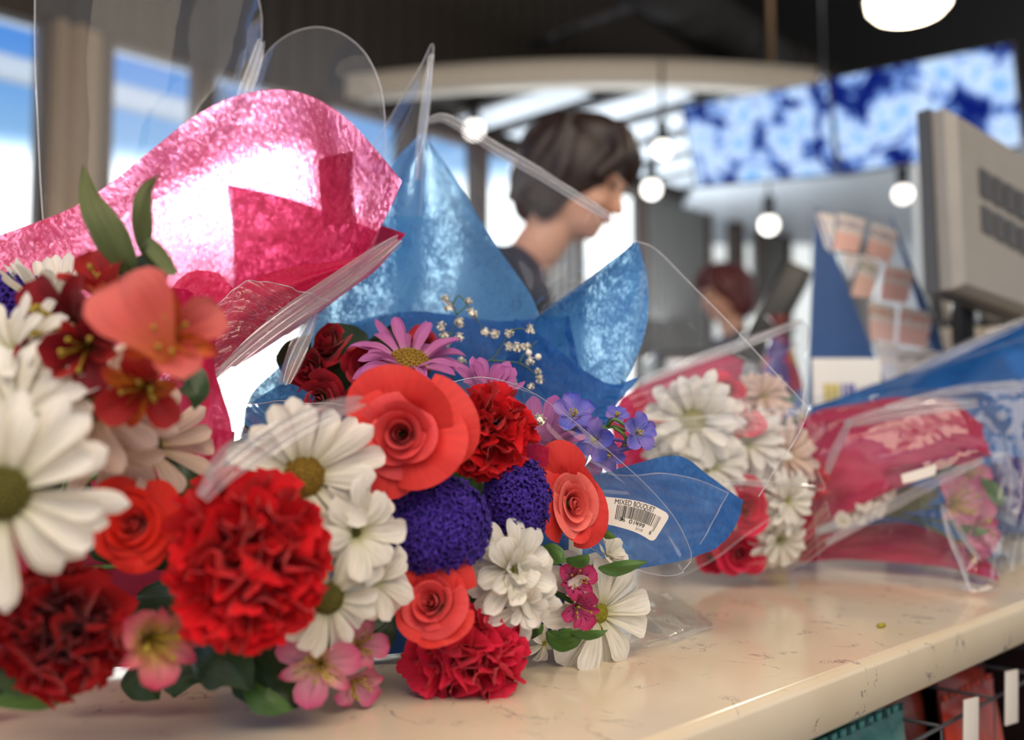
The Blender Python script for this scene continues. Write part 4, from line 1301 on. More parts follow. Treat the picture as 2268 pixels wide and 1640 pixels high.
sheet('film_front', [
    [(1000, 848, .70), (1060, 836, .705), (1120, 845, .71), (1180, 870, .715), (1260, 925, .72), (1350, 1000, .72), (1430, 1072, .72), (1492, 1145, .72), (1527, 1215, .725), (1532, 1245, .73)],
    [(1000, 920, .69), (1060, 930, .70), (1120, 950, .705), (1180, 980, .71), (1250, 1020, .71), (1320, 1070, .71), (1390, 1120, .71), (1450, 1180, .715), (1495, 1235, .72), (1515, 1265, .725)],
    [(1000, 1010, .69), (1060, 1060, .70), (1120, 1110, .705), (1180, 1150, .71), (1240, 1180, .71), (1300, 1210, .71), (1360, 1240, .71), (1420, 1265, .71), (1470, 1276, .715), (1500, 1274, .72)],
], M['film_thin'], bf, 40, 80, wr=0.0012, freq=(3, 3), seed=44, edge=('top', 'right', 'bottom'), edge_mat=M['film_edge'], er=0.0003)
sheet('film_front', [
    [(1250, 1010, .745), (1330, 1046, .75), (1400, 1054, .755), (1465, 1049, .76), (1540, 1062, .765), (1612, 1092, .77)],
    [(1250, 1130, .74), (1320, 1140, .745), (1390, 1145, .75), (1450, 1150, .755), (1515, 1155, .76), (1577, 1160, .765)],
    [(1250, 1262, .735), (1310, 1266, .74), (1370, 1262, .745), (1430, 1254, .75), (1485, 1243, .755), (1538, 1228, .76)],
], M['film_thin'], bf, 30, 50, wr=0.001, freq=(3, 3), seed=45, edge=('top', 'right'), edge_mat=M['film_edge'], er=0.0003)
ribbon('film_fold', [(446, 1104, .475), (490, 1052, .48), (560, 1000, .49), (650, 948, .50), (730, 912, .51), (800, 888, .53)], 0.0135, M['film_fold'], bf, 2.0, 0.0024, seed=13)
ribbon('film_fold', [(452, 1096, .48), (470, 1040, .50), (520, 985, .52), (600, 966, .54)], 0.006, M['film_fold'], bf, 1.5, 0.0015, seed=14)
sheet('film_sheet', [
    [(540, 895, .74), (600, 890, .74), (680, 892, .735), (750, 898, .73), (800, 893, .72)],
    [(520, 950, .66), (590, 945, .66), (670, 935, .66), (740, 920, .66), (800, 900, .66)],
    [(470, 1060, .57), (540, 1010, .57), (640, 960, .58), (720, 925, .59), (800, 895, .61)],
], M['film_thin'], bf, 30, 40, wr=0.002, freq=(3, 3), seed=46, edge=('top',), edge_mat=M['film_edge'])
# film tail lying on the counter at the right of the flowers
def onc(px, py, dz=0.0):
    p = ground(px, py, CT + dz)
    return (px, py, (p - CAM).dot(FW))
sheet('film_tail', [
    [onc(1400, 1300, .012), onc(1460, 1310, .012), onc(1510, 1330, .008), onc(1552, 1355, .003)],
    [onc(1400, 1350, .014), onc(1460, 1360, .014), onc(1520, 1370, .010), onc(1580, 1385, .003)],
    [onc(1400, 1400, .008), onc(1460, 1405, .008), onc(1510, 1405, .006), onc(1545, 1400, .002)],
    [onc(1380, 1445, .002), onc(1420, 1440, .002), onc(1460, 1430, .002), onc(1490, 1420, .002)],
], M['film_crinkle'], bf, 40, 40, wr=0.0018, freq=(4, 2), seed=47, edge=('right',), edge_mat=M['film_edge'])

# ---- price sticker on the film
st_rows = [
    [(1250, 1092, .703), (1340, 1101, .703), (1400, 1108, .704), (1445, 1120, .705), (1485, 1141, .706)],
    [(1250, 1127, .703), (1335, 1136, .703), (1393, 1144, .704), (1432, 1156, .705), (1466, 1172, .706)],
    [(1250, 1152, .703), (1332, 1160, .703), (1385, 1172, .704), (1417, 1184, .705), (1447, 1202, .706)],
]
SNU, SNV = 30, 70
SG = patch(st_rows, SNU, SNV)
c0 = SG.reshape(-1, 3).mean(0)
_du = SG[-1, 0] - SG[0, 0]; _dv = SG[0, -1] - SG[0, 0]
SN = np.cross(_du, _dv); SN /= np.linalg.norm(SN)
if SN @ (np.array(CAM) - c0) < 0: SN = -SN


def on_sticker(u, v, h=0.0):
    """u 0..1 along, v 0..1 downward"""
    x = min(max(u, 0), 1) * (SNV - 1); y = min(max(v, 0), 1) * (SNU - 1)
    j = min(int(x), SNV - 2); i = min(int(y), SNU - 2); fx = x - j; fy = y - i
    p = (SG[i, j] * (1 - fx) + SG[i, j + 1] * fx) * (1 - fy) + (SG[i + 1, j] * (1 - fx) + SG[i + 1, j + 1] * fx) * fy
    return p + SN * h


sk = root('price_sticker', Vector(on_sticker(0.5, 1.0)), 'white curved barcode sticker on the film, right of the light coral rose', 'sticker')
mb = MB()
# rounded outline sampled as a fan-free grid: clip corners by pulling grid points in
V = []; nu_, nv_ = 26, 60
for i in range(nu_):
    for j in range(nv_):
        u = j / (nv_ - 1); v = i / (nu_ - 1)
        # corner rounding at both ends
        rx, ry = 0.06, 0.17
        dx_ = max(0, u - (1 - rx)) / rx; 
        if v < ry: lim = 1 - math.sqrt(max(0, 1 - ((ry - v) / ry) ** 2))
        elif v > 1 - ry: lim = 1 - math.sqrt(max(0, 1 - ((v - 1 + ry) / ry) ** 2))
        else: lim = 0
        u2 = u * (1 - lim * rx)
        u2 = max(u2, lim * rx * (1 - u))
        V.append(on_sticker(u2, v, 0.0002))
mb.add(V, grid_faces(nu_, nv_)); mb.add([Vector(v) - Vector(SN) * 0.00025 for v in V], grid_faces(nu_, nv_))
spap = mb.build('sticker_paper', M['label'], sk)
mb = MB()
brs = random.Random(5)
u = 0.36
while u < 0.905:
    wd = brs.choice([0.004, 0.004, 0.007, 0.011])
    top = 0.20; bot = 0.70 if (u > 0.86 or u < 0.44 or 0.60 < u < 0.62) else 0.58
    if u > 0.80 and u < 0.86: u += 0.012; 
    for k in range(6):
        v0 = top + (bot - top) * k / 6; v1 = top + (bot - top) * (k + 1) / 6
        mb.add([on_sticker(u, v0, .0004), on_sticker(u + wd, v0, .0004), on_sticker(u + wd, v1, .0004), on_sticker(u, v1, .0004)], [(0, 1, 2, 3)])
    u += wd + brs.choice([0.005, 0.005, 0.008])
mb.build('barcode', M['ink'], spap, smooth=False)


def text_geo(txt, size):
    cu = bpy.data.curves.new('tmp', 'FONT')
    cu.body = txt
    cu.size = size
    o = bpy.data.objects.new('tmp', cu)
    COL.objects.link(o)
    dg = bpy.context.evaluated_depsgraph_get()
    me = o.evaluated_get(dg).to_mesh()
    V = [tuple(v.co) for v in me.vertices]; F = [tuple(p.vertices) for p in me.polygons]
    bpy.data.objects.remove(o)
    bpy.data.curves.remove(cu)
    return V, F


ASP = 2.7        # sticker width over height
for txt, u0, v0, hgt, ww in (('MIXED BOUQUET', 0.335, 0.175, 0.15, 0.46), ('36', 0.405, 0.73, 0.15, 0.065), ('01499', 0.515, 0.75, 0.15, 0.235), ('6', 0.86, 0.84, 0.15, 0.035), ('2/1/19', 0.64, 0.90, 0.10, 0.115)):
    V, F = text_geo(txt, 1.0)
    xs = [v[0] for v in V]; ys = [v[1] for v in V]
    x0, x1 = min(xs), max(xs); y1 = max(ys)
    mb = MB()
    mb.add([on_sticker(u0 + (v[0] - x0) / (x1 - x0) * ww, v0 - v[1] / y1 * hgt + 0.0, .00045) for v in V], F)
    mb.build('printed_text', M['ink'], spap, smooth=False)

# ---- flowers of the blue bouquet
T2b = T2 + Vector((0.02, 0.03, 0))
rose(722, 758, .80, 60, (-0.5, -0.75, 0.6), 'dark red spray rose at the top left of its cluster', ('darkrose', 'darkrose'), 16, T2b, 'dark red spray roses', 51, .7, 1, 0.2, 1.1, sepals=.3)
rose(682, 822, .79, 56, (-0.5, -1, 0.0), 'dark red spray rose bud at the far left of its cluster', ('darkrose', 'darkrose'), 15, T2b, 'dark red spray roses', 52, .5, 1, 0.9, 1.2, sepals=.2)
rose(812, 808, .78, 56, (0.1, -1, 0.1), 'dark red spray rose facing forward beside the lilac daisy', ('darkrose', 'darkrose'), 18, T2b, 'dark red spray roses', 53, .8, 1, 1.9, 1.0, sepals=.6)
rose(706, 885, .77, 56, (-0.1, -1, -0.2), 'shaded dark red spray rose at the bottom of its cluster', ('darkrose', 'darkrose'), 16, T2b, 'dark red spray roses', 54, .6, 1, 2.9, 1.0, sepals=.4)
rose(795, 880, .77, 42, (0.0, -1, -0.3), 'dark red spray rose half hidden behind the largest coral rose', ('darkrose', 'darkrose'), 13, T2b, 'dark red spray roses', 55, .6, 1, 2.0, 1.0)
rose(942, 752, .84, 42, (0.2, -0.8, 0.6), 'dark red spray rose behind the lilac daisy petals', ('darkrose', 'darkrose'), 14, T2b, 'dark red spray roses', 56, .6, 1, 2.0, 1.0)
mum(905, 812, .76, 140, (0.1, -0.55, 0.85), 'lilac daisy with golden brown centre above the largest rose', 'mum_lilac', 'center_br', pw=.22, crad=.36, tie=T2b, seed=21, layers=[(15, 1.0, 30, 8), (12, .85, 52, 26)], prof='slim', curl=40)
mum(1080, 880, .74, 95, (0.2, -0.6, 0.9), 'lilac daisy peeking up behind the red carnation', 'mum_lilac', 'center_br', pw=.34, crad=.2, tie=T2b, seed=22, layers=[(10, 1.0, 44, 40), (8, .85, 60, 55)])
mum(1205, 1000, .75, 130, (0.15, -0.5, 0.9), 'lilac daisy opening upward left of the blue delphinium', 'mum_lilac', 'center_br', pw=.34, crad=.15, tie=T2b, seed=23, layers=[(10, 1.0, 44, 42), (8, .9, 62, 60)])
mum(1290, 1045, .77, 75, (0.8, -0.5, -0.2), 'lilac daisy half hidden behind the light coral rose', 'mum_lilac', 'center_br', pw=.4, crad=.15, tie=T2b, seed=24, layers=[(9, 1.0, 30, 20)])

# baby's breath: one sprig = branching stems and tiny round blooms
def breath(base, nodes, buds, label, seed, br=0.0042):
    rt = root('babys_breath', at(*base), label, 'flower', 'babys breath sprigs')
    rs = random.Random(seed)
    for path in nodes:
        mb = MB(); mb.tube([Vector(p) for p in cat_rom([at(*p) for p in path], 12)], [0.0007 - 0.0003 * i / 11 for i in range(12)], 5)
        mb.build('stem', M['thinstem'], rt)
    for b in buds:
        c = at(b[0], b[1], b[2]); r = br * b[3]
        mb = MB()
        if b[3] < 0.7:
            mb.ball(c, r, 8, 6)
        else:
            for k in range(26):
                D = Vector((rs.gauss(0, 1), rs.gauss(0, 1), rs.gauss(0, 1))).normalized()
                q = D.to_track_quat('X', 'Z')
                V, F, U = petal(r * 1.15, r * 0.75, 'broad', 20, -30, cup=.5, nu=5, nv=4, wav=.2, seed=k)
                mb.add([c + q @ Vector(v) for v in V], F, U)
            mb.ball(c, r * 0.55, 7, 5)
        mb.build('bloom', M['breath'], rt)
    return rt


Dd = .82
breath((1000, 840, Dd), [[(1005, 840, Dd), (985, 790, Dd), (1000, 740, Dd), (1012, 697, Dd)], [(1012, 697, Dd), (1003, 675, Dd), (990, 662, Dd)], [(1012, 697, Dd), (1030, 680, Dd), (1040, 668, Dd)],
    [(1003, 675, Dd), (1015, 655, Dd), (1030, 668, Dd), (1045, 690, Dd)], [(1045, 690, Dd), (1058, 710, Dd), (1070, 735, Dd)], [(1000, 740, Dd), (980, 735, Dd), (978, 722, Dd)]],
    [(986, 662, Dd, .9), (995, 681, Dd, 1.0), (1038, 668, Dd, .8), (1044, 695, Dd, 1.1), (1018, 715, Dd, 1.0), (977, 722, Dd, 1.0), (986, 745, Dd, 1.1), (1018, 747, Dd, .9), (1075, 736, Dd, .9), (1096, 740, Dd, .95), (1006, 810, Dd, 1.1), (1022, 801, Dd, .9), (990, 760, Dd, .8)],
    'tall sprig of babys breath against the blue tissue', 1)
breath((1050, 830, Dd - .015), [[(1040, 812, Dd - .015), (1085, 799, Dd - .015), (1110, 770, Dd - .015), (1126, 736, Dd - .015)], [(1085, 799, Dd - .015), (1120, 801, Dd - .015), (1150, 804, Dd - .015)], [(1150, 804, Dd - .015), (1165, 780, Dd - .015), (1190, 755, Dd - .015)],
    [(1150, 804, Dd - .015), (1175, 820, Dd - .015), (1192, 840, Dd - .015)], [(1126, 736, Dd - .015), (1150, 728, Dd - .015), (1180, 735, Dd - .015)]],
    [(1128, 738, Dd - .015, .9), (1145, 769, Dd - .015, 1.0), (1158, 769, Dd - .015, .7), (1168, 768, Dd - .015, .75), (1175, 730, Dd - .015, 1.0), (1126, 767, Dd - .015, .9), (1171, 782, Dd - .015, .65), (1192, 791, Dd - .015, .65), (1174, 800, Dd - .015, .9), (1192, 823, Dd - .015, .7), (1196, 840, Dd - .015, .9), (1176, 856, Dd - .015, .7), (1137, 845, Dd - .015, .8)],
    'spreading sprig of babys breath at the right over dark blue tissue', 2)
breath((1150, 990, .695), [[(1160, 990, .695), (1166, 950, .695), (1162, 915, .695), (1140, 905, .695)]],
    [(1118, 906, .69, 1.2), (1133, 920, .69, 1.4), (1195, 930, .69, 1.2), (1163, 978, .69, 1.2), (1165, 918, .695, .6)],
    'short sprig of babys breath right of the upper red carnation', 3, 0.0036)

# delphinium spray: curved green stem, blue florets with spurs
dl = root('delphinium', at(1340, 940, .75), 'blue violet delphinium spray on a green stem by the film edge', 'flower')
for path in ([(1285, 935, .75), (1310, 940, .75), (1335, 950, .75), (1360, 945, .75), (1385, 955, .75)], [(1293, 934, .75), (1302, 932, .75), (1312, 938, .75), (1318, 950, .75)], [(1345, 945, .75), (1358, 930, .745), (1372, 935, .745), (1395, 952, .745)], [(1360, 948, .745), (1380, 962, .74), (1387, 978, .74), (1380, 990, .74)], [(1200, 990, .76), (1240, 960, .755), (1290, 948, .752), (1340, 946, .75)]):
    mb = MB(); mb.tube([Vector(p) for p in cat_rom([at(*p) for p in path], 14)], 0.0013, 7); mb.build('stem', M['stem'], dl)


def floret(px, py, d, rpx, face, roll, seed, spur):
    R = rpx * d / FPX
    q = facing(face, roll); c = at(px, py, d)
    for k in range(5):
        V, F, U = petal(R * 1.05, R * 0.85, 'broad', 34, -6 + 9 * (k % 3), cup=.4, groove=.15, nu=13, nv=9, wav=.06, seed=seed + k)
        qq = q @ Quaternion((0, 0, 1), k * 1.2566)
        obj('petal', mesh('petal', [c + qq @ Vector(v) for v in V], F, U, [M['delph']]), dl, True)
    mb = MB()
    mb.tube([Vector(p) for p in cat_rom([tuple(c), tuple(c + (at(*spur) - c) * 0.5 + Vector((0, 0, 0.002))), tuple(at(*spur))], 9)], [0.0026 - 0.0022 * i / 8 for i in range(9)], 8)
    mb.build('spur', M['spur'], dl)
    mb = MB()
    rs = random.Random(seed)
    for k in range(7):
        D = q @ Vector((rs.uniform(-.4, .4), rs.uniform(-.4, .4), 1)).normalized()
        mb.tube([c, c + D * R * 0.42], 0.0003, 4); mb.ball(c + D * R * 0.42, 0.0008, 5, 4)
    mb.build('stamens', M['stamen'], dl)


floret(1268, 922, .745, 52, (0.1, -0.8, 0.5), 0.4, 1, (1330, 990, .76))
floret(1322, 975, .735, 52, (-0.5, -0.8, 0.0), 1.4, 2, (1400, 985, .74))
floret(1408, 960, .74, 48, (0.5, -0.9, 0.2), 0.2, 3, (1370, 1000, .75))
floret(1348, 1005, .74, 40, (-0.3, -0.9, -0.4), 2.4, 4, (1452, 990, .74))
floret(1365, 925, .76, 30, (0.1, -0.7, 0.7), 0.9, 5, (1340, 950, .77))

# ------------------------------------------------------------------ third bouquet
pt = root('tissue_wrapper', T3, 'pink tissue behind the white daisies of the third bouquet', 'tissue paper')
sheet('tissue_sheet', [
    [(1375, 880, 1.16), (1440, 842, 1.17), (1520, 808, 1.17), (1600, 785, 1.16), (1650, 800, 1.13)],
    [(1355, 930, 1.13), (1430, 900, 1.16), (1510, 880, 1.16), (1580, 860, 1.15), (1640, 870, 1.13)],
    [(1360, 1010, 1.10), (1430, 1000, 1.13), (1520, 990, 1.14), (1600, 980, 1.14), (1700, 980, 1.12)],
    [(1380, 1100, 1.08), (1450, 1120, 1.10), (1540, 1120, 1.11), (1640, 1120, 1.11), (1740, 1100, 1.10)],
], M['pink2'], pt, 36, 40, wr=0.0015, seed=51)
sheet('tissue_flap', [
    [(1560, 1240, 1.06), (1640, 1200, 1.12), (1740, 1150, 1.13), (1800, 1060, 1.13)],
    [(1545, 1262, 1.05), (1640, 1262, 1.10), (1740, 1230, 1.12), (1810, 1180, 1.12)],
], M['pink2'], pt, 14, 24, wr=0.0012, seed=52)
G3 = dict(tie=T3)
mum(1535, 935, 1.01, 112, (-0.15, -1, 0.15), 'white daisy with yellow-green centre, leftmost of the third bouquet', 'mum', 'center', pw=.28, crad=.28, seed=31, **G3)
mum(1575, 1035, 1.0, 100, (0.2, -1, 0.5), 'white daisy above the blue paper corner in the third bouquet', 'mum', 'center', pw=.26, crad=.16, seed=32, **G3)
mum(1655, 985, 1.03, 100, (0.1, -1, 0.4), 'ivory daisy in the middle of the third bouquet', 'mum', 'center', pw=.26, crad=.1, seed=33, **G3)
mum(1735, 1010, 1.05, 100, (0.5, -1, 0.2), 'ivory daisy right of the middle one in the third bouquet', 'mum_pk', 'center', pw=.22, crad=.1, seed=34, **G3)
mum(1690, 880, 1.10, 72, (0.2, -1, 0.5), 'blush white daisy at the top of the third bouquet', 'mum_pk', 'center', pw=.26, crad=.1, seed=35, **G3)
mum(1740, 1110, 1.02, 82, (0.7, -1, -0.05), 'ivory daisy on the right side below the bright film streak', 'mum', 'center', pw=.26, crad=.1, seed=36, **G3)
mum(1722, 1195, 1.03, 80, (0.4, -1, -0.4), 'lowest ivory daisy of the third bouquet, petals near the counter', 'mum', 'center', pw=.28, crad=.1, seed=37, **G3)
mum(1488, 1000, 1.02, 66, (-0.4, -1, 0.1), 'white daisy half hidden behind the delphinium', 'mum', 'center', pw=.3, crad=.14, seed=38, **G3)
rose(1612, 862, 1.06, 44, (0.1, -1, 0.4), 'crimson rose at the top between the white daisies', ('crimson', 'crimson'), 15, T3, None, 61, .7)
rose(1652, 935, 1.02, 46, (0.3, -1, 0.1), 'crimson rose in the middle right of the yellow-centred daisy', ('crimson', 'crimson'), 15, T3, None, 62, .7)
rose(1655, 1125, .99, 62, (0.1, -1, 0.0), 'crimson rose just right of the blue paper corner', ('crimson', 'crimson'), 17, T3, None, 63, .7, 1, 0.6)
rose(1640, 1232, 1.02, 55, (-0.1, -1, -0.1), 'lowest crimson rose, resting on the counter', ('crimson', 'crimson'), 17, T3, None, 64, .7, 1, 1.5)
rose(1575, 1240, 1.05, 36, (-0.4, -1, -0.1), 'small crimson rose under the film edge by the counter', ('crimson', 'crimson'), 13, T3, None, 65, .7, 1, 1.5)
carnation(1795, 1060, 1.10, 50, (0.4, -1, 0.2), 'rosy carnation between the third and fourth bouquets', 'carn_pk', 1.0, T3, 8, n=50)

f3 = root('cellophane_wrapper', T3 + Vector((0.01, 0.01, 0)), 'clear cellophane with a rolled tube edge over the third bouquet', 'cellophane')
ribbon('film_fold', [(1384, 862, .99), (1440, 838, 1.0), (1520, 806, 1.01), (1600, 778, 1.02), (1690, 745, 1.02), (1778, 711, 1.03)], 0.012, M['film_fold'], f3, 2.0, 0.003, seed=15)
sheet('film_sheet', [
    [(1384, 865, 1.0), (1500, 815, 1.02), (1640, 763, 1.04), (1778, 712, 1.05), (1783, 800, 1.0), (1778, 905, .96)],
    [(1420, 930, .98), (1520, 900, .98), (1620, 890, .98), (1700, 880, .98), (1740, 890, .97), (1768, 930, .95)],
], M['film_thin'], f3, 24, 50, wr=0.001, seed=53, edge=('top',), edge_mat=M['film_edge'])
sheet('film_sheet', [
    [(1450, 940, .93), (1530, 928, .93), (1620, 916, .93), (1700, 908, .93), (1766, 905, .93)],
    [(1450, 1020, .92), (1540, 1010, .92), (1630, 1000, .92), (1710, 985, .925), (1786, 985, .93)],
    [(1460, 1110, .92), (1560, 1100, .92), (1650, 1090, .92), (1740, 1080, .925), (1826, 1076, .93)],
    [(1500, 1280, .93), (1580, 1240, .93), (1660, 1180, .93), (1740, 1130, .93), (1810, 1085, .93)],
], M['film_thin'], f3, 40, 44, wr=0.0012, seed=54, edge=('top', 'right', 'bottom'), edge_mat=M['film_edge'], er=.0003)
mb = MB()                                       # rolled edge of the film
nn_ = 40; V = []; U = []
for i in range(nn_):
    t = i / (nn_ - 1)
    c = at(1480 + (1772 - 1480) * t, 940 - 10 * t, .93)
    for k in range(14):
        a = 2 * PI * k / 14
        rr_ = 0.009 + 0.003 * t
        V.append(c + Vector((0, math.cos(a) * rr_ * 0.5, math.sin(a) * rr_))); U.append((k / 14, t))
mb.add(V, grid_faces(nn_, 14, closed=True), U)
mb.tube(V[-14:] + [V[-14]], 0.0003, 5, m=1, cap=False)
mb.build('rolled_edge', [M['film_thin'], M['film_edge']], f3)
ribbon('film_fold', [(1600, 1066, .915), (1660, 1070, .915), (1740, 1075, .92), (1806, 1079, .925)], 0.006, M['film_fold'], f3, 1.0, 0.0022, seed=16)
sheet('film_tail', [
    [(1640, 1255, 1.02), (1710, 1230, .99), (1780, 1170, .97), (1830, 1110, .97)],
    [(1640, 1275, 1.06), (1720, 1268, 1.03), (1790, 1245, 1.0), (1850, 1190, .99)],
], M['film_thin'], f3, 16, 24, wr=0.001, seed=55, edge=('right', 'bottom'), edge_mat=M['film_edge'], er=.0003)

# ------------------------------------------------------------------ fourth bouquet
p4 = root('tissue_wrapper', T4, 'pink tissue cone of the fourth bouquet under shiny film', 'tissue paper')
sheet('tissue_sheet', [
    [(1740, 960, 1.20), (1830, 905, 1.19), (1930, 888, 1.17), (2040, 880, 1.15), (2120, 892, 1.14), (2168, 930, 1.13)],
    [(1740, 1020, 1.17), (1830, 970, 1.14), (1930, 950, 1.12), (2040, 940, 1.10), (2120, 950, 1.10), (2180, 970, 1.10)],
    [(1750, 1100, 1.15), (1830, 1060, 1.11), (1930, 1030, 1.09), (2030, 1005, 1.08), (2110, 1000, 1.08), (2192, 1010, 1.08)],
    [(1760, 1190, 1.15), (1830, 1160, 1.12), (1920, 1115, 1.10), (2010, 1070, 1.09), (2090, 1040, 1.09), (2150, 1025, 1.09)],
], M['pink2'], p4, 44, 60, wr=0.0035, freq=(6, 3), seed=61)
sheet('tissue_flap', [
    [(1760, 1200, 1.20), (1880, 1170, 1.20), (2000, 1160, 1.18), (2100, 1190, 1.14), (2170, 1230, 1.10), (2205, 1262, 1.06)],
    [(1770, 1245, 1.16), (1880, 1240, 1.15), (2000, 1245, 1.12), (2090, 1258, 1.09), (2150, 1270, 1.06), (2212, 1284, 1.03)],
], M['pink2'], p4, 20, 50, wr=0.002, freq=(4, 3), seed=62)
a4 = alstro(2125, 1115, 1.10, 88, (0.3, -1, 0.2), 'pale pink alstroemeria at the mouth of the fourth bouquet', 'al_pk', 'al_pkin', T4, 21, .7, 0.4, 1.1)
alstro(2175, 1170, 1.07, 70, (0.6, -1, -0.1), 'pink alstroemeria at the right of the fourth bouquet', 'al_pk', 'al_mag', T4, 22, .7, 1.4, 1.1)
alstro(2150, 1050, 1.14, 55, (0.3, -1, 0.5), 'pink alstroemeria above the others in the fourth bouquet', 'al_pk', 'al_pkin', T4, 23, .6, 2.0)
alstro(2150, 1220, 1.07, 60, (0.4, -1, -0.5), 'rosy alstroemeria lowest in the fourth bouquet', 'al_pk', 'al_pk', T4, 24, .6, 2.6)
leaf(a4, [(2170, 1060, 1.1), (2195, 1080, 1.09), (2215, 1110, 1.08), (2222, 1120, 1.08)], 34, 'leaf', .4, .2)
leaf(a4, [(1960, 1130, 1.13), (2000, 1110, 1.12), (2040, 1100, 1.11), (2080, 1095, 1.11)], 60, 'leaf_ol', .4, .2)
leaf(a4, [(2110, 1170, 1.08), (2140, 1175, 1.06), (2170, 1178, 1.05), (2195, 1175, 1.05)], 24, 'leaf', .4, .2)
leaf(a4, [(2060, 1060, 1.15), (2090, 1040, 1.14), (2130, 1030, 1.14), (2160, 1040, 1.14)], 40, 'leaf_dk', .4, .2)
st4 = root('white_stock', at(1910, 1130, 1.12), 'small white stock blossoms lying against the lower pink tissue', 'flower')
rs4 = random.Random(3)
for k in range(16):
    c = at(1868 + k * 6.5 + rs4.uniform(-8, 8), 1150 - k * 3.2 + rs4.uniform(-14, 14), 1.11 + rs4.uniform(-.01, .01))
    mb = MB()
    q = facing((rs4.uniform(-.6, .6), -1, rs4.uniform(-.5, .6)), rs4.uniform(0, 6))
    for j in range(5):
        V, F, U = petal(0.010, 0.010, 'broad', 30, -20, cup=.3, nu=7, nv=5, wav=.1, seed=k + j)
        qq = q @ Quaternion((0, 0, 1), j * 1.2566)
        mb.add([c + qq @ Vector(v) for v in V], F, U)
    mb.build('blossom', M['mum'], st4)
f4 = root('cellophane_wrapper', T4 + Vector((0.01, 0.01, 0)), 'glossy cellophane with bright streaks over the fourth bouquet', 'cellophane')
sheet('film_sheet', [
    [(1790, 925, 1.08), (1880, 890, 1.07), (1990, 865, 1.06), (2100, 858, 1.05), (2180, 880, 1.05), (2230, 930, 1.05)],
    [(1790, 1010, 1.06), (1880, 985, 1.04), (1990, 960, 1.03), (2100, 940, 1.02), (2190, 960, 1.02), (2250, 1010, 1.03)],
    [(1800, 1100, 1.06), (1890, 1080, 1.04), (1990, 1050, 1.02), (2100, 1030, 1.01), (2190, 1060, 1.01), (2260, 1110, 1.02)],
    [(1810, 1200, 1.07), (1900, 1180, 1.04), (2000, 1160, 1.02), (2090, 1150, 1.0), (2170, 1180, 1.0), (2240, 1230, 1.01)],
    [(1815, 1262, 1.08), (1900, 1262, 1.05), (2000, 1270, 1.02), (2080, 1285, 1.0), (2150, 1312, .98), (2210, 1300, .98)],
], M['film_crinkle'], f4, 70, 70, wr=0.0022, freq=(5, 2), seed=63, edge=('left',), edge_mat=M['film_edge'], er=.0003)
ribbon('film_fold', [(1870, 940, 1.02), (1960, 918, 1.015), (2060, 902, 1.01), (2165, 893, 1.01)], 0.016, M['film_fold'], f4, 3.0, 0.003, seed=17)
ribbon('film_fold', [(1884, 930, 1.02), (1862, 975, 1.02), (1845, 1010, 1.02), (1832, 1050, 1.02)], 0.010, M['film_fold'], f4, 2.0, 0.003, seed=18)
ribbon('film_fold', [(1830, 1205, 1.03), (1920, 1150, 1.03), (2030, 1090, 1.02), (2110, 1050, 1.01), (2180, 1020, 1.01)], 0.012, M['film_fold'], f4, 2.0, 0.002, seed=19)
ribbon('film_fold', [(2085, 1128, .985), (2105, 1190, .98), (2130, 1250, .975), (2148, 1310, .97)], 0.006, M['film_fold'], f4, 1.0, 0.002, seed=20)
ribbon('film_fold', [(2085, 1120, .985), (2115, 1160, .98), (2145, 1205, .98), (2170, 1240, .98)], 0.006, M['film_fold'], f4, 1.0, 0.002, seed=21)
G_ = patch([[(1996, 1052, 1.01), (2035, 1040, 1.01), (2074, 1029, 1.01)], [(2000, 1072, 1.01), (2035, 1064, 1.01), (2072, 1052, 1.01)]], 5, 9)
mb = MB(); mb.add(G_.reshape(-1, 3), grid_faces(5, 9)); mb.add([Vector(v) + FW * 0.0004 for v in G_.reshape(-1, 3)], grid_faces(5, 9))
tag(mb.build('price_sticker', M['label']), 'small white sticker on the film of the fourth bouquet', 'sticker')

# ------------------------------------------------------------------ fifth bouquet
p5 = root('tissue_wrapper', T5, 'long blue tissue cone at the right edge behind the pink one', 'tissue paper')
sheet('tissue_sheet', [
    [(1800, 902, 1.28), (1900, 868, 1.30), (2010, 820, 1.32), (2130, 766, 1.33), (2230, 728, 1.33), (2360, 690, 1.33)],
    [(1790, 930, 1.24), (1900, 915, 1.26), (2010, 880, 1.27), (2130, 835, 1.28), (2230, 800, 1.28), (2360, 770, 1.28)],
    [(1795, 960, 1.24), (1900, 960, 1.24), (2010, 940, 1.25), (2130, 900, 1.26), (2230, 880, 1.26), (2360, 860, 1.26)],
    [(1830, 1040, 1.24), (1930, 1050, 1.24), (2030, 1050, 1.24), (2140, 1020, 1.24), (2240, 1010, 1.24), (2360, 990, 1.24)],
    [(1860, 1160, 1.22), (1950, 1180, 1.22), (2050, 1200, 1.22), (2160, 1190, 1.22), (2250, 1180, 1.22), (2360, 1170, 1.22)],
], M['blue2'], p5, 50, 60, wr=0.003, freq=(3, 4), seed=71)
for i, (px_, py_, d_, r_) in enumerate(((2240, 1060, 1.20, 50), (2265, 1120, 1.18, 46), (2215, 1100, 1.21, 34))):
    statice(px_, py_, d_, r_, r_, (0.1, -1, 0.3), ('violet statice head at the right edge of the photo, uppermost', 'violet statice head at the right edge, below the uppermost', 'small violet statice head just right of the pink alstroemeria')[i], T5, 9 + i, n=90)
f5 = root('cellophane_wrapper', T5 + Vector((0.01, 0.01, 0)), 'shiny cellophane around the blue cone at the right edge', 'cellophane')
ribbon('film_fold', [(2010, 826, 1.24), (2080, 796, 1.24), (2140, 768, 1.24), (2210, 736, 1.24), (2320, 690, 1.24)], 0.014, M['film_fold'], f5, 1.5, 0.003, seed=22)
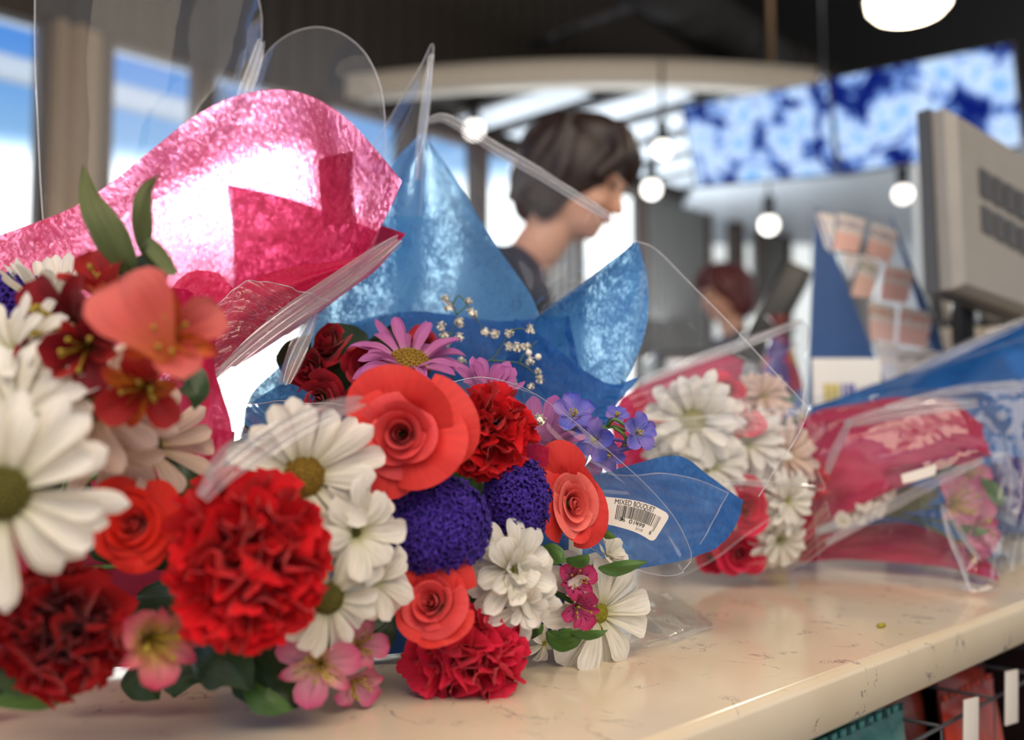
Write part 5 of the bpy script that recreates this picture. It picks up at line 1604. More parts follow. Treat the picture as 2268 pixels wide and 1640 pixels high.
ribbon('film_fold', [(1790, 925, 1.18), (1800, 890, 1.19), (1860, 872, 1.2), (1960, 850, 1.21), (2080, 810, 1.22), (2300, 740, 1.22)], 0.010, M['film_thin'], f5, 1.5, 0.003, seed=23)
ribbon('film_fold', [(1960, 905, 1.12), (2060, 880, 1.12), (2160, 860, 1.12), (2300, 850, 1.12)], 0.012, M['film_fold'], f5, 3, 0.003, seed=24)
sheet('film_sheet', [
    [(1960, 900, 1.14), (2060, 870, 1.14), (2160, 852, 1.14), (2330, 835, 1.14)],
    [(2160, 960, 1.12), (2200, 940, 1.12), (2240, 930, 1.12), (2330, 920, 1.12)],
    [(2210, 1100, 1.08), (2240, 1090, 1.08), (2270, 1090, 1.08), (2330, 1080, 1.08)],
    [(2190, 1290, 1.0), (2230, 1270, 1.02), (2270, 1250, 1.05), (2330, 1240, 1.06)],
], M['film_crinkle'], f5, 60, 40, wr=0.003, freq=(5, 3), seed=72)

# ------------------------------------------------------------------ the room
def struct(mb, name, mats, smooth=False):
    o = mb.build(name, mats, None, smooth=smooth)
    o['kind'] = 'structure'
    return o


def tile_mat():
    m, t, o = newmat('floor_tile')
    tc = t.nodes.new('ShaderNodeTexCoord'); br = t.nodes.new('ShaderNodeTexBrick')
    br.inputs['Scale'].default_value = 2.0; br.inputs['Color1'].default_value = srgb(150, 142, 132); br.inputs['Color2'].default_value = srgb(138, 130, 120); br.inputs['Mortar'].default_value = srgb(90, 86, 80)
    br.offset = 0.0; br.inputs['Mortar Size'].default_value = 0.01
    p = t.nodes.new('ShaderNodeBsdfPrincipled'); p.inputs['Roughness'].default_value = 0.35
    t.links.new(tc.outputs['Object'], br.inputs['Vector']); t.links.new(br.outputs['Color'], p.inputs['Base Color']); t.links.new(p.outputs[0], o.inputs[0])
    return m


M['floor'] = tile_mat()
M['pier'] = plain('beige_metal_cladding', srgb(176, 154, 128), 0.35, 0.3, noise=0.05)
M['frame'] = plain('bronze_window_frame', srgb(66, 52, 44), 0.5, noise=0.05)
M['clad'] = plain('grey_corrugated_metal', srgb(120, 118, 114), 0.4, 0.4, noise=0.05)
M['clad_dk'] = plain('dark_corrugated_metal', srgb(74, 68, 64), 0.5, 0.3, noise=0.05)
M['slat'] = plain('white_slat', srgb(226, 232, 238), 0.4, noise=0.03)
M['rim'] = plain('cream_canopy_rim', srgb(214, 204, 190), 0.5, noise=0.03)
m, t, o = newmat('window_glass')
tp = t.nodes.new('ShaderNodeBsdfTransparent'); tp.inputs[0].default_value = (0.95, 0.98, 0.98, 1)
gl = t.nodes.new('ShaderNodeBsdfGlossy'); gl.inputs['Roughness'].default_value = 0.02
mx = t.nodes.new('ShaderNodeMixShader'); mx.inputs[0].default_value = 0.06
t.links.new(tp.outputs[0], mx.inputs[1]); t.links.new(gl.outputs[0], mx.inputs[2]); t.links.new(mx.outputs[0], o.inputs[0])
M['glass'] = m

# window wall runs parallel to the counter
W0 = at(225, 65, 1.0) - CAM
W0 = CAM + W0 * (1.84 / W0.z); W0.z = 0
HEAD = CAMZ + 1.84
WU = EU.copy(); WN = Vector((-WU.y, WU.x, 0))
WR = Matrix((WU, WN, Vector((0, 0, 1)))).transposed()


def WP(a, b, z):
    p = W0 + WU * a + WN * b
    return Vector((p.x, p.y, z))


def wall_a(px):
    """distance along the window wall where the view through column px meets it"""
    r = at(px, 700, 1.0) - CAM
    t = (W0 - CAM).dot(WN) / r.dot(WN)
    return (CAM + r * t - W0).dot(WU)


mb = MB(); mb.box((1.0, 4.0, -0.05), (22, 22, 0.1)); struct(mb, 'floor', M['floor'])
mb = MB(); mb.box(WP(2.0, 6.0, -0.14), (40, 12.6, 0.1), WR)
struct(mb, 'trim_1', plain('pale_forecourt', srgb(200, 198, 192), 0.9))
mb = MB(); mb.box(WP(3.0, -6.4, 4.75), (18, 13.2, 0.1), WR); struct(mb, 'ceiling', M['darkmetal'])

SILL = 0.25
# bays: (from, to) along wall in photo columns of the visible ones
bays = [(-700, -330), (-300, 96), (218, 443), (452, 700), (712, 900), (930, 1062), (1072, 1196), (1290, 1437), (1574, 1640), (1646, 1702), (1752, 1830), (1838, 1900)]
wins = []
for a_, b_ in bays:
    wins.append((wall_a(a_), wall_a(b_)))
A0 = wins[0][0] - 1.2; A1 = wins[-1][1] + 6.0
mb = MB()                                       # wall band above the windows, corrugated
mb.box(WP((A0 + A1) / 2, 0.10, (HEAD + 4.7) / 2), (A1 - A0, 0.12, 4.7 - HEAD), WR)
x = A0
while x < A1:
    mb.box(WP(x, 0.03, (HEAD + 4.7) / 2), (0.06, 0.03, 4.7 - HEAD), WR); x += 0.14
mb.box(WP((A0 + A1) / 2, 0.10, SILL / 2), (A1 - A0, 0.12, SILL), WR)
edges = [A0] + [v for w_ in wins for v in w_] + [A1]
struct(mb, 'wall_left', M['clad_dk'])
k_ = 0
for i in range(0, len(edges), 2):
    a_, b_ = edges[i], edges[i + 1]
    mb = MB()
    if b_ - a_ > 0.22:
        mb.box(WP((a_ + b_) / 2, 0.10, (HEAD + SILL) / 2), (b_ - a_, 0.12, HEAD - SILL), WR)
        x = a_ + 0.05
        while x < b_ - 0.03:
            mb.box(WP(x, 0.025, (HEAD + SILL) / 2), (0.035, 0.04, HEAD - SILL), WR); x += 0.085
        m_ = M['pier'] if i < 8 else M['clad']
    else:
        mb.box(WP((a_ + b_) / 2, 0.08, (HEAD + SILL) / 2), (b_ - a_, 0.10, HEAD - SILL), WR)
        m_ = M['frame']
    k_ += 1
    struct(mb, 'trim_%d' % (k_ + 1), m_)
for i, (a_, b_) in enumerate(wins):
    mb = MB(); fw_ = 0.045
    mb.box(WP(a_ + fw_ / 2, 0.04, (HEAD + SILL) / 2), (fw_, 0.08, HEAD - SILL), WR)
    mb.box(WP(b_ - fw_ / 2, 0.04, (HEAD + SILL) / 2), (fw_, 0.08, HEAD - SILL), WR)
    mb.box(WP((a_ + b_) / 2, 0.04, HEAD - fw_ / 2), (b_ - a_, 0.08, fw_), WR)
    mb.box(WP((a_ + b_) / 2, 0.04, SILL + fw_ / 2), (b_ - a_, 0.08, fw_), WR)
    f = struct(mb, 'window_%d' % (i + 1), M['frame'])
    mb = MB(); mb.box(WP((a_ + b_) / 2, 0.05, (HEAD + SILL) / 2), (b_ - a_ - 0.05, 0.006, HEAD - SILL - 0.05), WR)
    mb.build('window_pane', M['glass'], f, smooth=False)
# entrance canopy outside: pale beams seen through the left windows
M['beam'] = petal_mat('frosted_canopy_panel', [(0.0, srgb(226, 232, 240)), (1.0, srgb(236, 240, 246))], vein=0.02, trans=0.75, veins=3)
def beam_z(px, py, b):
    r = at(px, py, 1.0) - CAM
    t = ((W0 - CAM).dot(WN) + b) / r.dot(WN)
    return (CAM + r * t).z


for i, (b_, z_, a0_, a1_) in enumerate(((1.6, beam_z(330, 228, 1.6), -3.0, 2.6), (3.0, beam_z(330, 120, 3.0), -3.2, 3.4))):
    mb = MB(); mb.box(WP((a0_ + a1_) / 2, b_, z_), (a1_ - a0_, 0.03, 0.15), WR)
    tag(mb.build('canopy_beam', M['beam'], smooth=False), ('pale lower canopy beam outside the left windows', 'pale upper canopy beam farther outside the left windows')[i], 'beam')
for i, a_ in enumerate((-1.6, 1.3)):
    mb = MB(); mb.tube([WP(a_ + .3, 1.6, beam_z(330, 228, 1.6)), WP(a_ + 0.9, 3.0, beam_z(330, 120, 3.0))], 0.05, 8)
    tag(mb.build('canopy_strut', M['beam']), ('slanted pale strut outside the leftmost window', 'slanted pale strut outside the window behind the cellophane lobe')[i], 'strut')

# slatted white canopy with a curved rim
ZC = 2.93
cc = Vector((0.55, 9.55))                        # centre of the curved front
Rc = 4.35
rim = root('ceiling_canopy', (cc.x, cc.y, ZC), 'white slatted ceiling canopy with a curved cream rim above the staff', 'canopy')
mb = MB()
V = []; U = []; F = []
n_ = 60
for i in range(n_ + 1):
    a = math.radians(250 + (285 - 250) * i / n_)
    if i == 0: pass
    for (r_, z_) in ((Rc, ZC), (Rc, ZC + 0.13), (Rc - 0.12, ZC + 0.13), (Rc - 0.12, ZC)):
        V.append((cc.x + r_ * math.cos(a), cc.y + r_ * math.sin(a), z_)); U.append((0, 0))
mb.add(V, grid_faces(n_ + 1, 4, closed=True), U)
mb.build('canopy_rim', M['rim'], rim)
XR = 1.72
def inside(p):
    return (p.x - cc.x) ** 2 + (p.y - cc.y) ** 2 < (Rc * 0.965) ** 2 and p.x < XR
for i in range(16):                              # slats run square to the window wall
    a_ = wall_a(700) + 0.2 + i * 0.42
    bs = [b_ for b_ in np.arange(-0.1, -6.0, -0.05) if inside(WP(a_, b_, 0))]
    if len(bs) < 8:
        continue
    mb = MB(); mb.box(WP(a_, (bs[0] + bs[-1]) / 2, ZC + 0.03), (0.25, bs[0] - bs[-1], 0.035), WR)
    mb.build('slat', M['slat'], rim, smooth=False)
V = [Vector((XR, 8.8, ZC + 0.11)), Vector((0.9, 8.2, ZC + 0.11)), Vector((-0.9, 5.9, ZC + 0.11))]
for i in range(20):
    a_ = math.radians(252 + (286 - 252) * i / 19)
    V.append(Vector((cc.x + Rc * .96 * math.cos(a_), cc.y + Rc * .96 * math.sin(a_), ZC + 0.11)))
mb = MB(); mb.add(V + [v + Vector((0, 0, .015)) for v in V], [tuple(range(len(V))), tuple(range(2 * len(V) - 1, len(V) - 1, -1))])
mb.build('canopy_backing', M['clad_dk'], rim, smooth=False)
# flat white soffit to the right of the slats
sof = root('ceiling_soffit', (3.2, 7.2, 2.86), 'pale grooved soffit below the menu screens', 'ceiling panel')
for i in range(9):
    mb = MB(); mb.box((3.65, 6.3 + i * 0.36, 2.87), (4.6, 0.34, 0.04)); mb.build('soffit_board', M['slat'], sof, smooth=False)
# white back wall with grooves
mb = MB(); mb.box((6.2, 9.25, 1.45), (5.6, 0.1, 2.9))
for i in range(14):
    mb.box((6.2, 9.19, 0.2 + i * 0.2), (5.6, 0.02, 0.17))
struct(mb, 'wall_back', M['slat'])
mb = MB(); mb.box((6.5, 6.2, 1.45), (0.1, 6.2, 2.9)); struct(mb, 'wall_right', M['slat'])

# white opening frame, upright at the right
q0 = at(2040, 360, 3.2)
mb = MB(); mb.box((q0.x, q0.y, q0.z / 2), (0.035, 0.05, q0.z)); 
tag(mb.build('white_post', M['slat'], smooth=False), 'slim white upright beside the grey monitor', 'post')
q0 = at(2064, 352, 2.6)
mb = MB(); mb.box((q0.x, q0.y, q0.z / 2), (0.05, 0.05, q0.z))
tag(mb.build('black_post', M['black'], smooth=False), 'black upright between the white post and the monitor', 'post')

# menu screens
def screen_mat(name, sd, scale):
    m, t, o = newmat(name)
    uv = t.nodes.new('ShaderNodeUVMap')
    mp = N(t, 'ShaderNodeMapping'); mp.inputs['Scale'].default_value = (scale[0], scale[1], 1); mp.inputs['Location'].default_value = (sd, sd * .7, 0)
    t.links.new(uv.outputs[0], mp.inputs[0])
    n1 = N(t, 'ShaderNodeTexNoise', Scale=1.6, Detail=2.5, Distortion=1.8)
    t.links.new(mp.outputs[0], n1.inputs['Vector'])
    v1 = t.nodes.new('ShaderNodeTexVoronoi'); v1.inputs['Scale'].default_value = 1.15
    t.links.new(mp.outputs[0], v1.inputs['Vector'])
    ad = N(t, 'ShaderNodeMath', operation='MULTIPLY_ADD'); ad.inputs[1].default_value = -0.9
    t.links.new(v1.outputs['Distance'], ad.inputs[0])
    a2 = N(t, 'ShaderNodeMath', operation='ADD'); a2.inputs[1].default_value = 0.42
    t.links.new(n1.outputs['Fac'], a2.inputs[0]); t.links.new(a2.outputs[0], ad.inputs[2])
    r = ramp_node(t, ad.outputs[0], [(0.16, srgb(14, 30, 110)), (0.28, srgb(40, 62, 130)), (0.37, srgb(120, 160, 232)), (0.55, srgb(206, 228, 255)), (0.8, srgb(130, 185, 245))])
    em = t.nodes.new('ShaderNodeEmission'); em.inputs['Strength'].default_value = 1.05
    t.links.new(r.outputs[0], em.inputs['Color']); t.links.new(em.outputs[0], o.inputs[0])
    return m


def quad_screen(c4, label, mat):
    """c4: four corners TL TR BR BL in world"""
    c = sum(c4, Vector()) / 4
    rt = root('menu_screen', c, label, 'screen', 'overhead menu screens')
    nrm = (c4[1] - c4[0]).cross(c4[3] - c4[0]).normalized()
    if nrm.dot(CAM - c) < 0: nrm = -nrm
    mb = MB(); mb.add([p + nrm * 0.004 for p in c4], [(0, 1, 2, 3)], [(0, 1), (1, 1), (1, 0), (0, 0)])
    mb.build('display', mat, rt, smooth=False)
    gr = [c + (p - c) * 1.03 for p in c4]
    b = [p - nrm * 0.06 for p in gr]
    mb = MB(); mb.add(gr + b, [(0, 1, 2, 3), (7, 6, 5, 4), (0, 4, 5, 1), (1, 5, 6, 2), (2, 6, 7, 3), (3, 7, 4, 0)])
    mb.build('housing', M['black'], rt, smooth=False)


quad_screen([at(1512, 238, 5.0), at(1832, 182, 4.7), at(1850, 385, 4.7), at(1545, 412, 5.0)], 'bright blue menu screen overhead, the farther left one', screen_mat('menu_picture', 2.3, (4.2, 2.2)))
quad_screen([at(1840, 176, 4.68), at(2240, 98, 4.3), at(2262, 322, 4.3), at(1862, 384, 4.68)], 'bright blue menu screen overhead, the nearer right one', screen_mat('menu_picture_two', 7.9, (4.6, 2.4)))

# small pendants below the canopy
M['bulb'] = plain('glowing_globe', (1, 0.95, 0.88, 1), 0.4, emit=(1, 0.93, 0.84, 1), estr=3.2)
for i, (px_, py_, d_, lb) in enumerate(((1050, 287, 5.6, 'small globe pendant seen through the clear film ridge'), (1467, 331, 5.0, 'small globe pendant right of the woman, the higher one'), (1443, 419, 6.2, 'small globe pendant right of the woman, the lower one'), (1703, 498, 6.0, 'small globe pendant over the second staff member'), (2000, 430, 5.2, 'small globe pendant left of the white upright'))):
    c = at(px_, py_, d_)
    rt = root('pendant_lamp', c, lb, 'lamp', 'small globe pendants')
    r_ = 20 * d_ / FPX
    mb = MB(); mb.ball(c, r_, 20, 14); mb.build('globe', M['bulb'], rt)
    mb = MB(); mb.lathe([(r_ * .2, r_ * 3.2), (r_ * .62, r_ * 3.1), (r_ * .62, r_ * .7), (r_ * .5, r_ * .6)], c, 20)
    mb.tube([c + Vector((0, 0, r_ * 3)), Vector((c.x, c.y, max(c.z + 0.3, ZC)))], 0.008, 6); mb.build('lamp_holder', M['black'], rt)
# the big pendant at the top of the photo
c = at(2012, 6, 2.7)
rt = root('dome_pendant', c, 'large glowing pendant lamp hanging at the top right of the photo', 'lamp')
M['dome_glow'] = plain('lamp_diffuser', (1, 0.9, 0.75, 1), 0.4, emit=(1, 0.86, 0.66, 1), estr=7.0)
R_ = 90 * 2.7 / FPX
mb = MB(); mb.lathe([(0.001, -R_ * .44), (R_ * .5, -R_ * .40), (R_ * .8, -R_ * .28), (R_ * .97, -R_ * .1), (R_, 0.02)], c, 40); mb.build('diffuser', M['dome_glow'], rt)
mb = MB(); mb.lathe([(R_ * 1.05, 0.015), (R_ * 1.0, 0.05), (R_ * .6, 0.13), (R_ * .2, 0.18), (0.01, 0.2)], c, 40); mb.tube([c + Vector((0, 0, .18)), Vector((c.x, c.y, 4.7))], 0.006, 6); mb.build('lamp_shade', M['black'], rt)
pl = bpy.data.lights.new('pendant_light', 'POINT'); pl.energy = 14; pl.color = (1, .84, .64); pl.shadow_soft_size = 0.08
po = bpy.data.objects.new('pendant_light', pl); po.location = c - Vector((0, 0, R_ * .62)); COL.objects.link(po)
# conduit and ducts on the dark ceiling
c = at(1708, 190, 5.8)
mb = MB(); mb.tube([Vector((c.x, c.y, 2.95)), Vector((c.x, c.y, 4.7))], 0.02, 8)
tag(mb.build('conduit_pole', plain('brass_conduit', srgb(150, 122, 92), 0.4, 0.5)), 'thin brownish rod dropping from the dark ceiling', 'rod')
M['duct'] = plain('grey_duct', srgb(96, 98, 104), 0.6, 0.2)
for i, (p0, p1, r_, lb) in enumerate(((at(1330, -60, 5.5), at(1690, 190, 8.0), 0.07, 'pale grey pipe running diagonally across the dark ceiling'), (at(1450, -40, 5.0), at(1760, 170, 7.5), 0.16, 'dark grey duct beside the pale pipe on the ceiling'), (at(1180, 100, 6.2), at(1420, 10, 5.4), 0.03, 'thin bar crossing the dark ceiling behind the spike'))):
    mb = MB(); mb.tube([p0, (p0 + p1) / 2, p1], r_, 14)
    for s_ in (0.2, 0.5, 0.8):
        q_ = p0.lerp(p1, s_); mb.tube([q_, q_ + (p1 - p0).normalized() * 0.05], r_ * 1.12, 14)
    tag(mb.build('ceiling_duct', M['duct'] if i != 1 else M['darkmetal']), lb, 'duct')
mb = MB(); c = at(1562, 30, 6.0); mb.ball(c, 0.05, 16, 10); mb.tube([c, Vector((c.x, c.y, 4.7))], 0.008, 6)
tag(mb.build('sensor_ball', M['steel']), 'small shiny ball hanging beneath the dark ceiling', 'ball')
mb = MB(); c = at(1823, 168, 5.6); mb.ball(c, 0.03, 16, 10); mb.tube([c, Vector((c.x, c.y, 4.7))], 0.005, 6)
tag(mb.build('sensor_ball', M['steel']), 'tiny shiny ball hanging by the gap between the menu screens', 'ball')

# ------------------------------------------------------------------ navy rack with slips
def prism(mb, a, b, c, th, m=0):
    n = (b - a).cross(c - a).normalized() * th
    mb.add([a, b, c, a + n, b + n, c + n], [(0, 1, 2), (5, 4, 3), (0, 3, 4, 1), (1, 4, 5, 2), (2, 5, 3, 0)], m=m)


apex = at(1804, 458, 1.62); footl = at(1775, 1175, 1.62); footr = at(2088, 1175, 1.62)
footl.z = footr.z = CT
rk = root('slip_rack', (footl + footr) / 2, 'tall navy wedge-shaped rack holding printed slips on the counter', 'rack')
mb = MB(); prism(mb, apex, footl, footr, 0.006); mb.build('side_panel', M['navy'], rk, smooth=False)
DX = Vector((0.15, 0.07, 0))                     # across the rack's front
mb = MB(); prism(mb, apex + DX, footr + DX - Vector((0.05, 0, 0)), footr + DX, 0.006); mb.build('side_panel', M['navy'], rk, smooth=False)
mb = MB(); mb.add([apex, footr, footr + DX, apex + DX], [(0, 1, 2, 3)]); nb = (footr - apex).cross(DX).normalized() * 0.004
mb.add([apex - nb, footr - nb, footr + DX - nb, apex + DX - nb], [(3, 2, 1, 0)]); mb.build('clear_front', M['film_thin'], rk, smooth=False)


def slip_mat(name, head, body):
    m, t, o = newmat(name)
    uv = t.nodes.new('ShaderNodeUVMap'); sp = t.nodes.new('ShaderNodeSeparateXYZ'); t.links.new(uv.outputs[0], sp.inputs[0])
    r = ramp_node(t, sp.outputs['Y'], [(0.0, body), (0.49, body), (0.5, srgb(238, 228, 222)), (1.0, srgb(238, 228, 222))])
    r.color_ramp.interpolation = 'CONSTANT'
    br = t.nodes.new('ShaderNodeTexBrick'); mp = N(t, 'ShaderNodeMapping'); mp.inputs['Scale'].default_value = (3.5, 7, 1)
    t.links.new(uv.outputs[0], mp.inputs[0]); t.links.new(mp.outputs[0], br.inputs['Vector'])
    br.inputs['Color1'].default_value = head; br.inputs['Color2'].default_value = srgb(238, 228, 222); br.inputs['Mortar'].default_value = srgb(238, 228, 222); br.inputs['Scale'].default_value = 1.0
    mk = ramp_node(t, sp.outputs['Y'], [(0.0, g(0)), (0.62, g(1)), (0.86, g(0))]); mk.color_ramp.interpolation = 'CONSTANT'
    mx = N(t, 'ShaderNodeMixRGB'); t.links.new(mk.outputs[0], mx.inputs[0]); t.links.new(r.outputs[0], mx.inputs[1]); t.links.new(br.outputs['Color'], mx.inputs[2])
    p = t.nodes.new('ShaderNodeBsdfPrincipled'); p.inputs['Roughness'].default_value = 0.5
    t.links.new(mx.outputs[0], p.inputs['Base Color']); t.links.new(p.outputs[0], o.inputs[0])
    return m


s1 = slip_mat('slip_purple', srgb(120, 96, 140), srgb(244, 196, 184)); s2 = slip_mat('slip_orange', srgb(206, 120, 40), srgb(246, 204, 194)); s3 = slip_mat('slip_red', srgb(226, 96, 70), srgb(246, 196, 188)); s4 = slip_mat('slip_green', srgb(110, 130, 90), srgb(244, 204, 188)); s5 = slip_mat('slip_plain', srgb(208, 212, 226), srgb(222, 224, 234))
slips = [
    ([(1858, 472), (1917, 488), (1900, 560), (1846, 552)], 1.60, s1, 'printed slip with purple heading, upper left in the navy rack'),
    ([(1932, 494), (1992, 514), (1968, 584), (1920, 562)], 1.66, s1, 'printed slip with purple heading, upper right in the navy rack'),
    ([(1912, 562), (1950, 586), (1930, 660), (1886, 654)], 1.61, s4, 'printed slip with a small green picture in the rack middle'),
    ([(1962, 584), (2026, 600), (2008, 672), (1948, 662)], 1.68, s3, 'printed slip with red spot in the middle right of the rack'),
    ([(1924, 664), (1985, 680), (1980, 758), (1930, 752)], 1.62, s2, 'printed slip with orange heading low in the navy rack'),
    ([(1994, 676), (2068, 694), (2050, 770), (1988, 760)], 1.69, s3, 'printed slip with red spot lowest at the right of the rack'),
    ([(1806, 470), (1850, 478), (1842, 560), (1828, 548)], 1.595, s5, 'plain pale slip just right of the navy peak'),
    ([(1866, 560), (1908, 566), (1888, 612), (1880, 620)], 1.60, s5, 'plain pale slip beside the navy edge in the middle row'),
    ([(1940, 758), (1990, 762), (1985, 850), (1955, 850)], 1.61, s5, 'plain pale slip at the bottom of the rack by the white card'),
    ([(1990, 770), (2090, 780), (2080, 850), (1985, 850)], 1.64, slip_mat('slip_grey', srgb(120, 110, 100), srgb(214, 206, 202)), 'wide pale slip with grey print at the bottom of the rack'),
]
for c4, d_, mt, lb in slips:
    P = []
    for x_, y_ in c4:
        r_ = at(x_, y_, 1.0) - CAM
        P.append(CAM + r_ * ((apex - CAM).dot(nb) / r_.dot(nb)) + (CAM - apex).normalized() * 0.006)
    n = (P[1] - P[0]).cross(P[3] - P[0]).normalized()
    if n.dot(CAM - P[0]) < 0: n = -n
    mb = MB(); mb.add(P + [p - n * 0.0012 for p in P], [(0, 1, 2, 3), (7, 6, 5, 4), (0, 4, 5, 1), (1, 5, 6, 2), (2, 6, 7, 3), (3, 7, 4, 0)], [(0, 1), (1, 1), (1, 0), (0, 0)] * 2)
    tag(mb.build('printed_slip', mt, smooth=False), lb, 'slip', 'slips in the navy rack')
# white card in front of the rack
P = [at(1798, 794, 1.48), at(1950, 794, 1.48), at(1955, 905, 1.47), at(1806, 905, 1.47)]
P[2].z = P[3].z = CT + 0.001
cd = root('notice_card', P[3], 'white notice card with coloured print in front of the navy rack', 'card')
n = (P[1] - P[0]).cross(P[3] - P[0]).normalized()
if n.dot(CAM - P[0]) < 0: n = -n
mb = MB(); mb.add(P + [p - n * 0.002 for p in P], [(0, 1, 2, 3), (7, 6, 5, 4), (0, 4, 5, 1), (1, 5, 6, 2), (2, 6, 7, 3), (3, 7, 4, 0)]); cpap = mb.build('card', M['white'], cd, smooth=False)
mb = MB()
ex = (P[1] - P[0]); ey = (P[3] - P[0])
def cq(mb, u0, v0, u1, v1):
    mb.add([P[0] + ex * a + ey * b + n * 0.0008 for a, b in ((u0, v0), (u1, v0), (u1, v1), (u0, v1))], [(0, 1, 2, 3)])
for u in (0.16, 0.24, 0.32): cq(mb, u, .14, u + .06, .24)
for u in (0.42, 0.5): cq(mb, u, .30, u + .06, .42)
mb.build('yellow_print', plain('yellow_ink', srgb(200, 180, 60), .5), cpap, smooth=False)
mb = MB()
for u in (0.42, 0.5, .56): cq(mb, u, .14, u + .05, .22)
for u in (0.64, 0.70, .76): cq(mb, u, .32, u + .05, .41)
mb.build('blue_print', plain('blue_ink', srgb(92, 96, 170), .5), cpap, smooth=False)

# ------------------------------------------------------------------ monitor seen from behind
Q = [at(2090, 240, 1.45), at(2400, 430, 1.66), at(2400, 740, 1.64), at(2110, 640, 1.43)]
mo = root('monitor', K(0.9, 0.5, CT), 'grey till monitor seen from behind at the right edge', 'monitor')
n = (Q[1] - Q[0]).cross(Q[3] - Q[0]).normalized()
if n.dot(CAM - Q[0]) < 0: n = -n
mb = MB(); cQ = sum(Q, Vector()) / 4
inn = [cQ + (p - cQ) * 0.93 + n * 0.012 for p in Q]
bk = [p - n * 0.03 for p in Q]
mb.add(Q + inn + bk, [(4, 5, 6, 7), (0, 1, 5, 4), (1, 2, 6, 5), (2, 3, 7, 6), (3, 0, 4, 7), (8, 11, 10, 9), (0, 8, 9, 1), (1, 9, 10, 2), (2, 10, 11, 3), (3, 11, 8, 0)])
mb.build('monitor_back', M['grey'], mo, smooth=False)
mb = MB(); f_ = [cQ + (p - cQ) * 1.03 - n * 0.02 for p in Q]; mb.add(f_ + [p - n * 0.02 for p in f_], [(0, 1, 2, 3), (7, 6, 5, 4), (0, 4, 5, 1), (1, 5, 6, 2), (2, 6, 7, 3), (3, 7, 4, 0)])
mb.build('bezel', M['greydk'], mo, smooth=False)
exq = Q[1] - Q[0]; eyq = Q[3] - Q[0]
mb = MB()
for r_, (v0, v1) in enumerate(((0.26, 0.42), (0.47, 0.62))):
    for k in range(4):
        u0 = 0.16 + k * 0.085; u1 = u0 + 0.07
        P_ = [Q[0] + exq * a + eyq * b + n * 0.0135 for a, b in ((u0, v0), (u1, v0), (u1, v1), (u0, v1))]
        mb.add(P_, [(0, 1, 2, 3)])
mb.build('printed_mark', M['greydk'], mo, smooth=False)
mb = MB(); sp_ = cQ.copy(); sp_.z = CT
mb.tube([cQ - n * 0.06, cQ - n * 0.10 + Vector((0, 0, -0.1)), Vector((sp_.x - n.x * 0.1, sp_.y - n.y * .1, CT + 0.02))], 0.018, 14); mb.build('stand', M['black'], mo)
mb = MB(); mb.lathe([(0.001, 0.022), (0.09, 0.020), (0.10, 0.0), (0.001, 0.0)], Vector((sp_.x - n.x * 0.1, sp_.y - n.y * .1, CT)), 30); mb.build('foot', M['black'], mo)

# paper cups and lids
M['cup'] = plain('white_paper_cup', srgb(214, 204, 186), 0.6, noise=0.03)
for i, (px_, lb) in enumerate(((2128, 'stack of white paper cups with dark bands, left of two'), (2205, 'stack of white paper cups with dark bands, right of two'), (2262, 'white paper cup stack cut off by the right edge'))):
    c = at(px_, 720, 2.0); b_ = Vector((c.x, c.y, CT))
    rt = root('cup_stack', b_, lb, 'cups', 'paper cup stacks')
    z_ = CT; k = 0
    while z_ < CT + 0.42:
        mb = MB(); mb.lathe([(0.001, 0), (0.028, 0), (0.038, 0.075), (0.040, 0.078), (0.040, 0.082), (0.036, 0.080), (0.027, 0.004)], Vector((b_.x, b_.y, z_)), 26); mb.build('cup', M['cup'], rt)
        mb = MB(); mb.lathe([(0.041, 0.083), (0.042, 0.090), (0.038, 0.094), (0.001, 0.094)], Vector((b_.x, b_.y, z_)), 26); mb.build('lid', M['black'], rt)
        z_ += 0.096; k += 1

# colourful bag
def candy_mat():
    m, t, o = newmat('balloon_print')
    tc = t.nodes.new('ShaderNodeTexCoord'); v = t.nodes.new('ShaderNodeTexVoronoi'); v.inputs['Scale'].default_value = 26
    t.links.new(tc.outputs['Object'], v.inputs['Vector'])
    sp = t.nodes.new('ShaderNodeSeparateColor'); t.links.new(v.outputs['Color'], sp.inputs[0])
    r = ramp_node(t, sp.outputs[0], [(0.0, srgb(96, 60, 150)), (0.2, srgb(178, 44, 70)), (0.36, srgb(196, 166, 60)), (0.5, srgb(78, 60, 140)), (0.64, srgb(70, 130, 90)), (0.78, srgb(110, 140, 210)), (0.92, srgb(120, 40, 90))])
    r.color_ramp.interpolation = 'CONSTANT'
    p = t.nodes.new('ShaderNodeBsdfPrincipled'); p.inputs['Roughness'].default_value = .35
    t.links.new(r.outputs[0], p.inputs['Base Color']); t.links.new(p.outputs[0], o.inputs[0])
    return m
cg = at(1728, 850, 1.95)
bgm = candy_mat()
rt = root('candy_bag', Vector((cg.x, cg.y, CT)), 'colourful purple, red and yellow bag left of the navy rack', 'bag')
V = []; 
for i in range(24):
    v = i / 23
    for k in range(24):
        a = 2 * PI * k / 24
        w_ = 0.062 * (math.sin(PI * min(1, v * .93 + .07)) ** .35) * (1 - .35 * v); th_ = 0.03 * math.sin(PI * min(1, v * .95 + .04)) ** .6
        V.append(Vector((cg.x + w_ * math.cos(a) * (1 + .05 * math.sin(v * 20)), cg.y + th_ * math.sin(a), CT + v * 0.36)))
mb = MB(); mb.add(V, grid_faces(24, 24, closed=True)); mb.build('bag_body', bgm, rt)
mb = MB(); mb.lathe([(0.004, 0), (0.012, 0.006), (0.004, 0.012), (0.026, 0.035), (0.020, 0.036)], Vector((cg.x, cg.y, CT + 0.355)), 18); mb.build('tied_top', M['maroon'], rt)

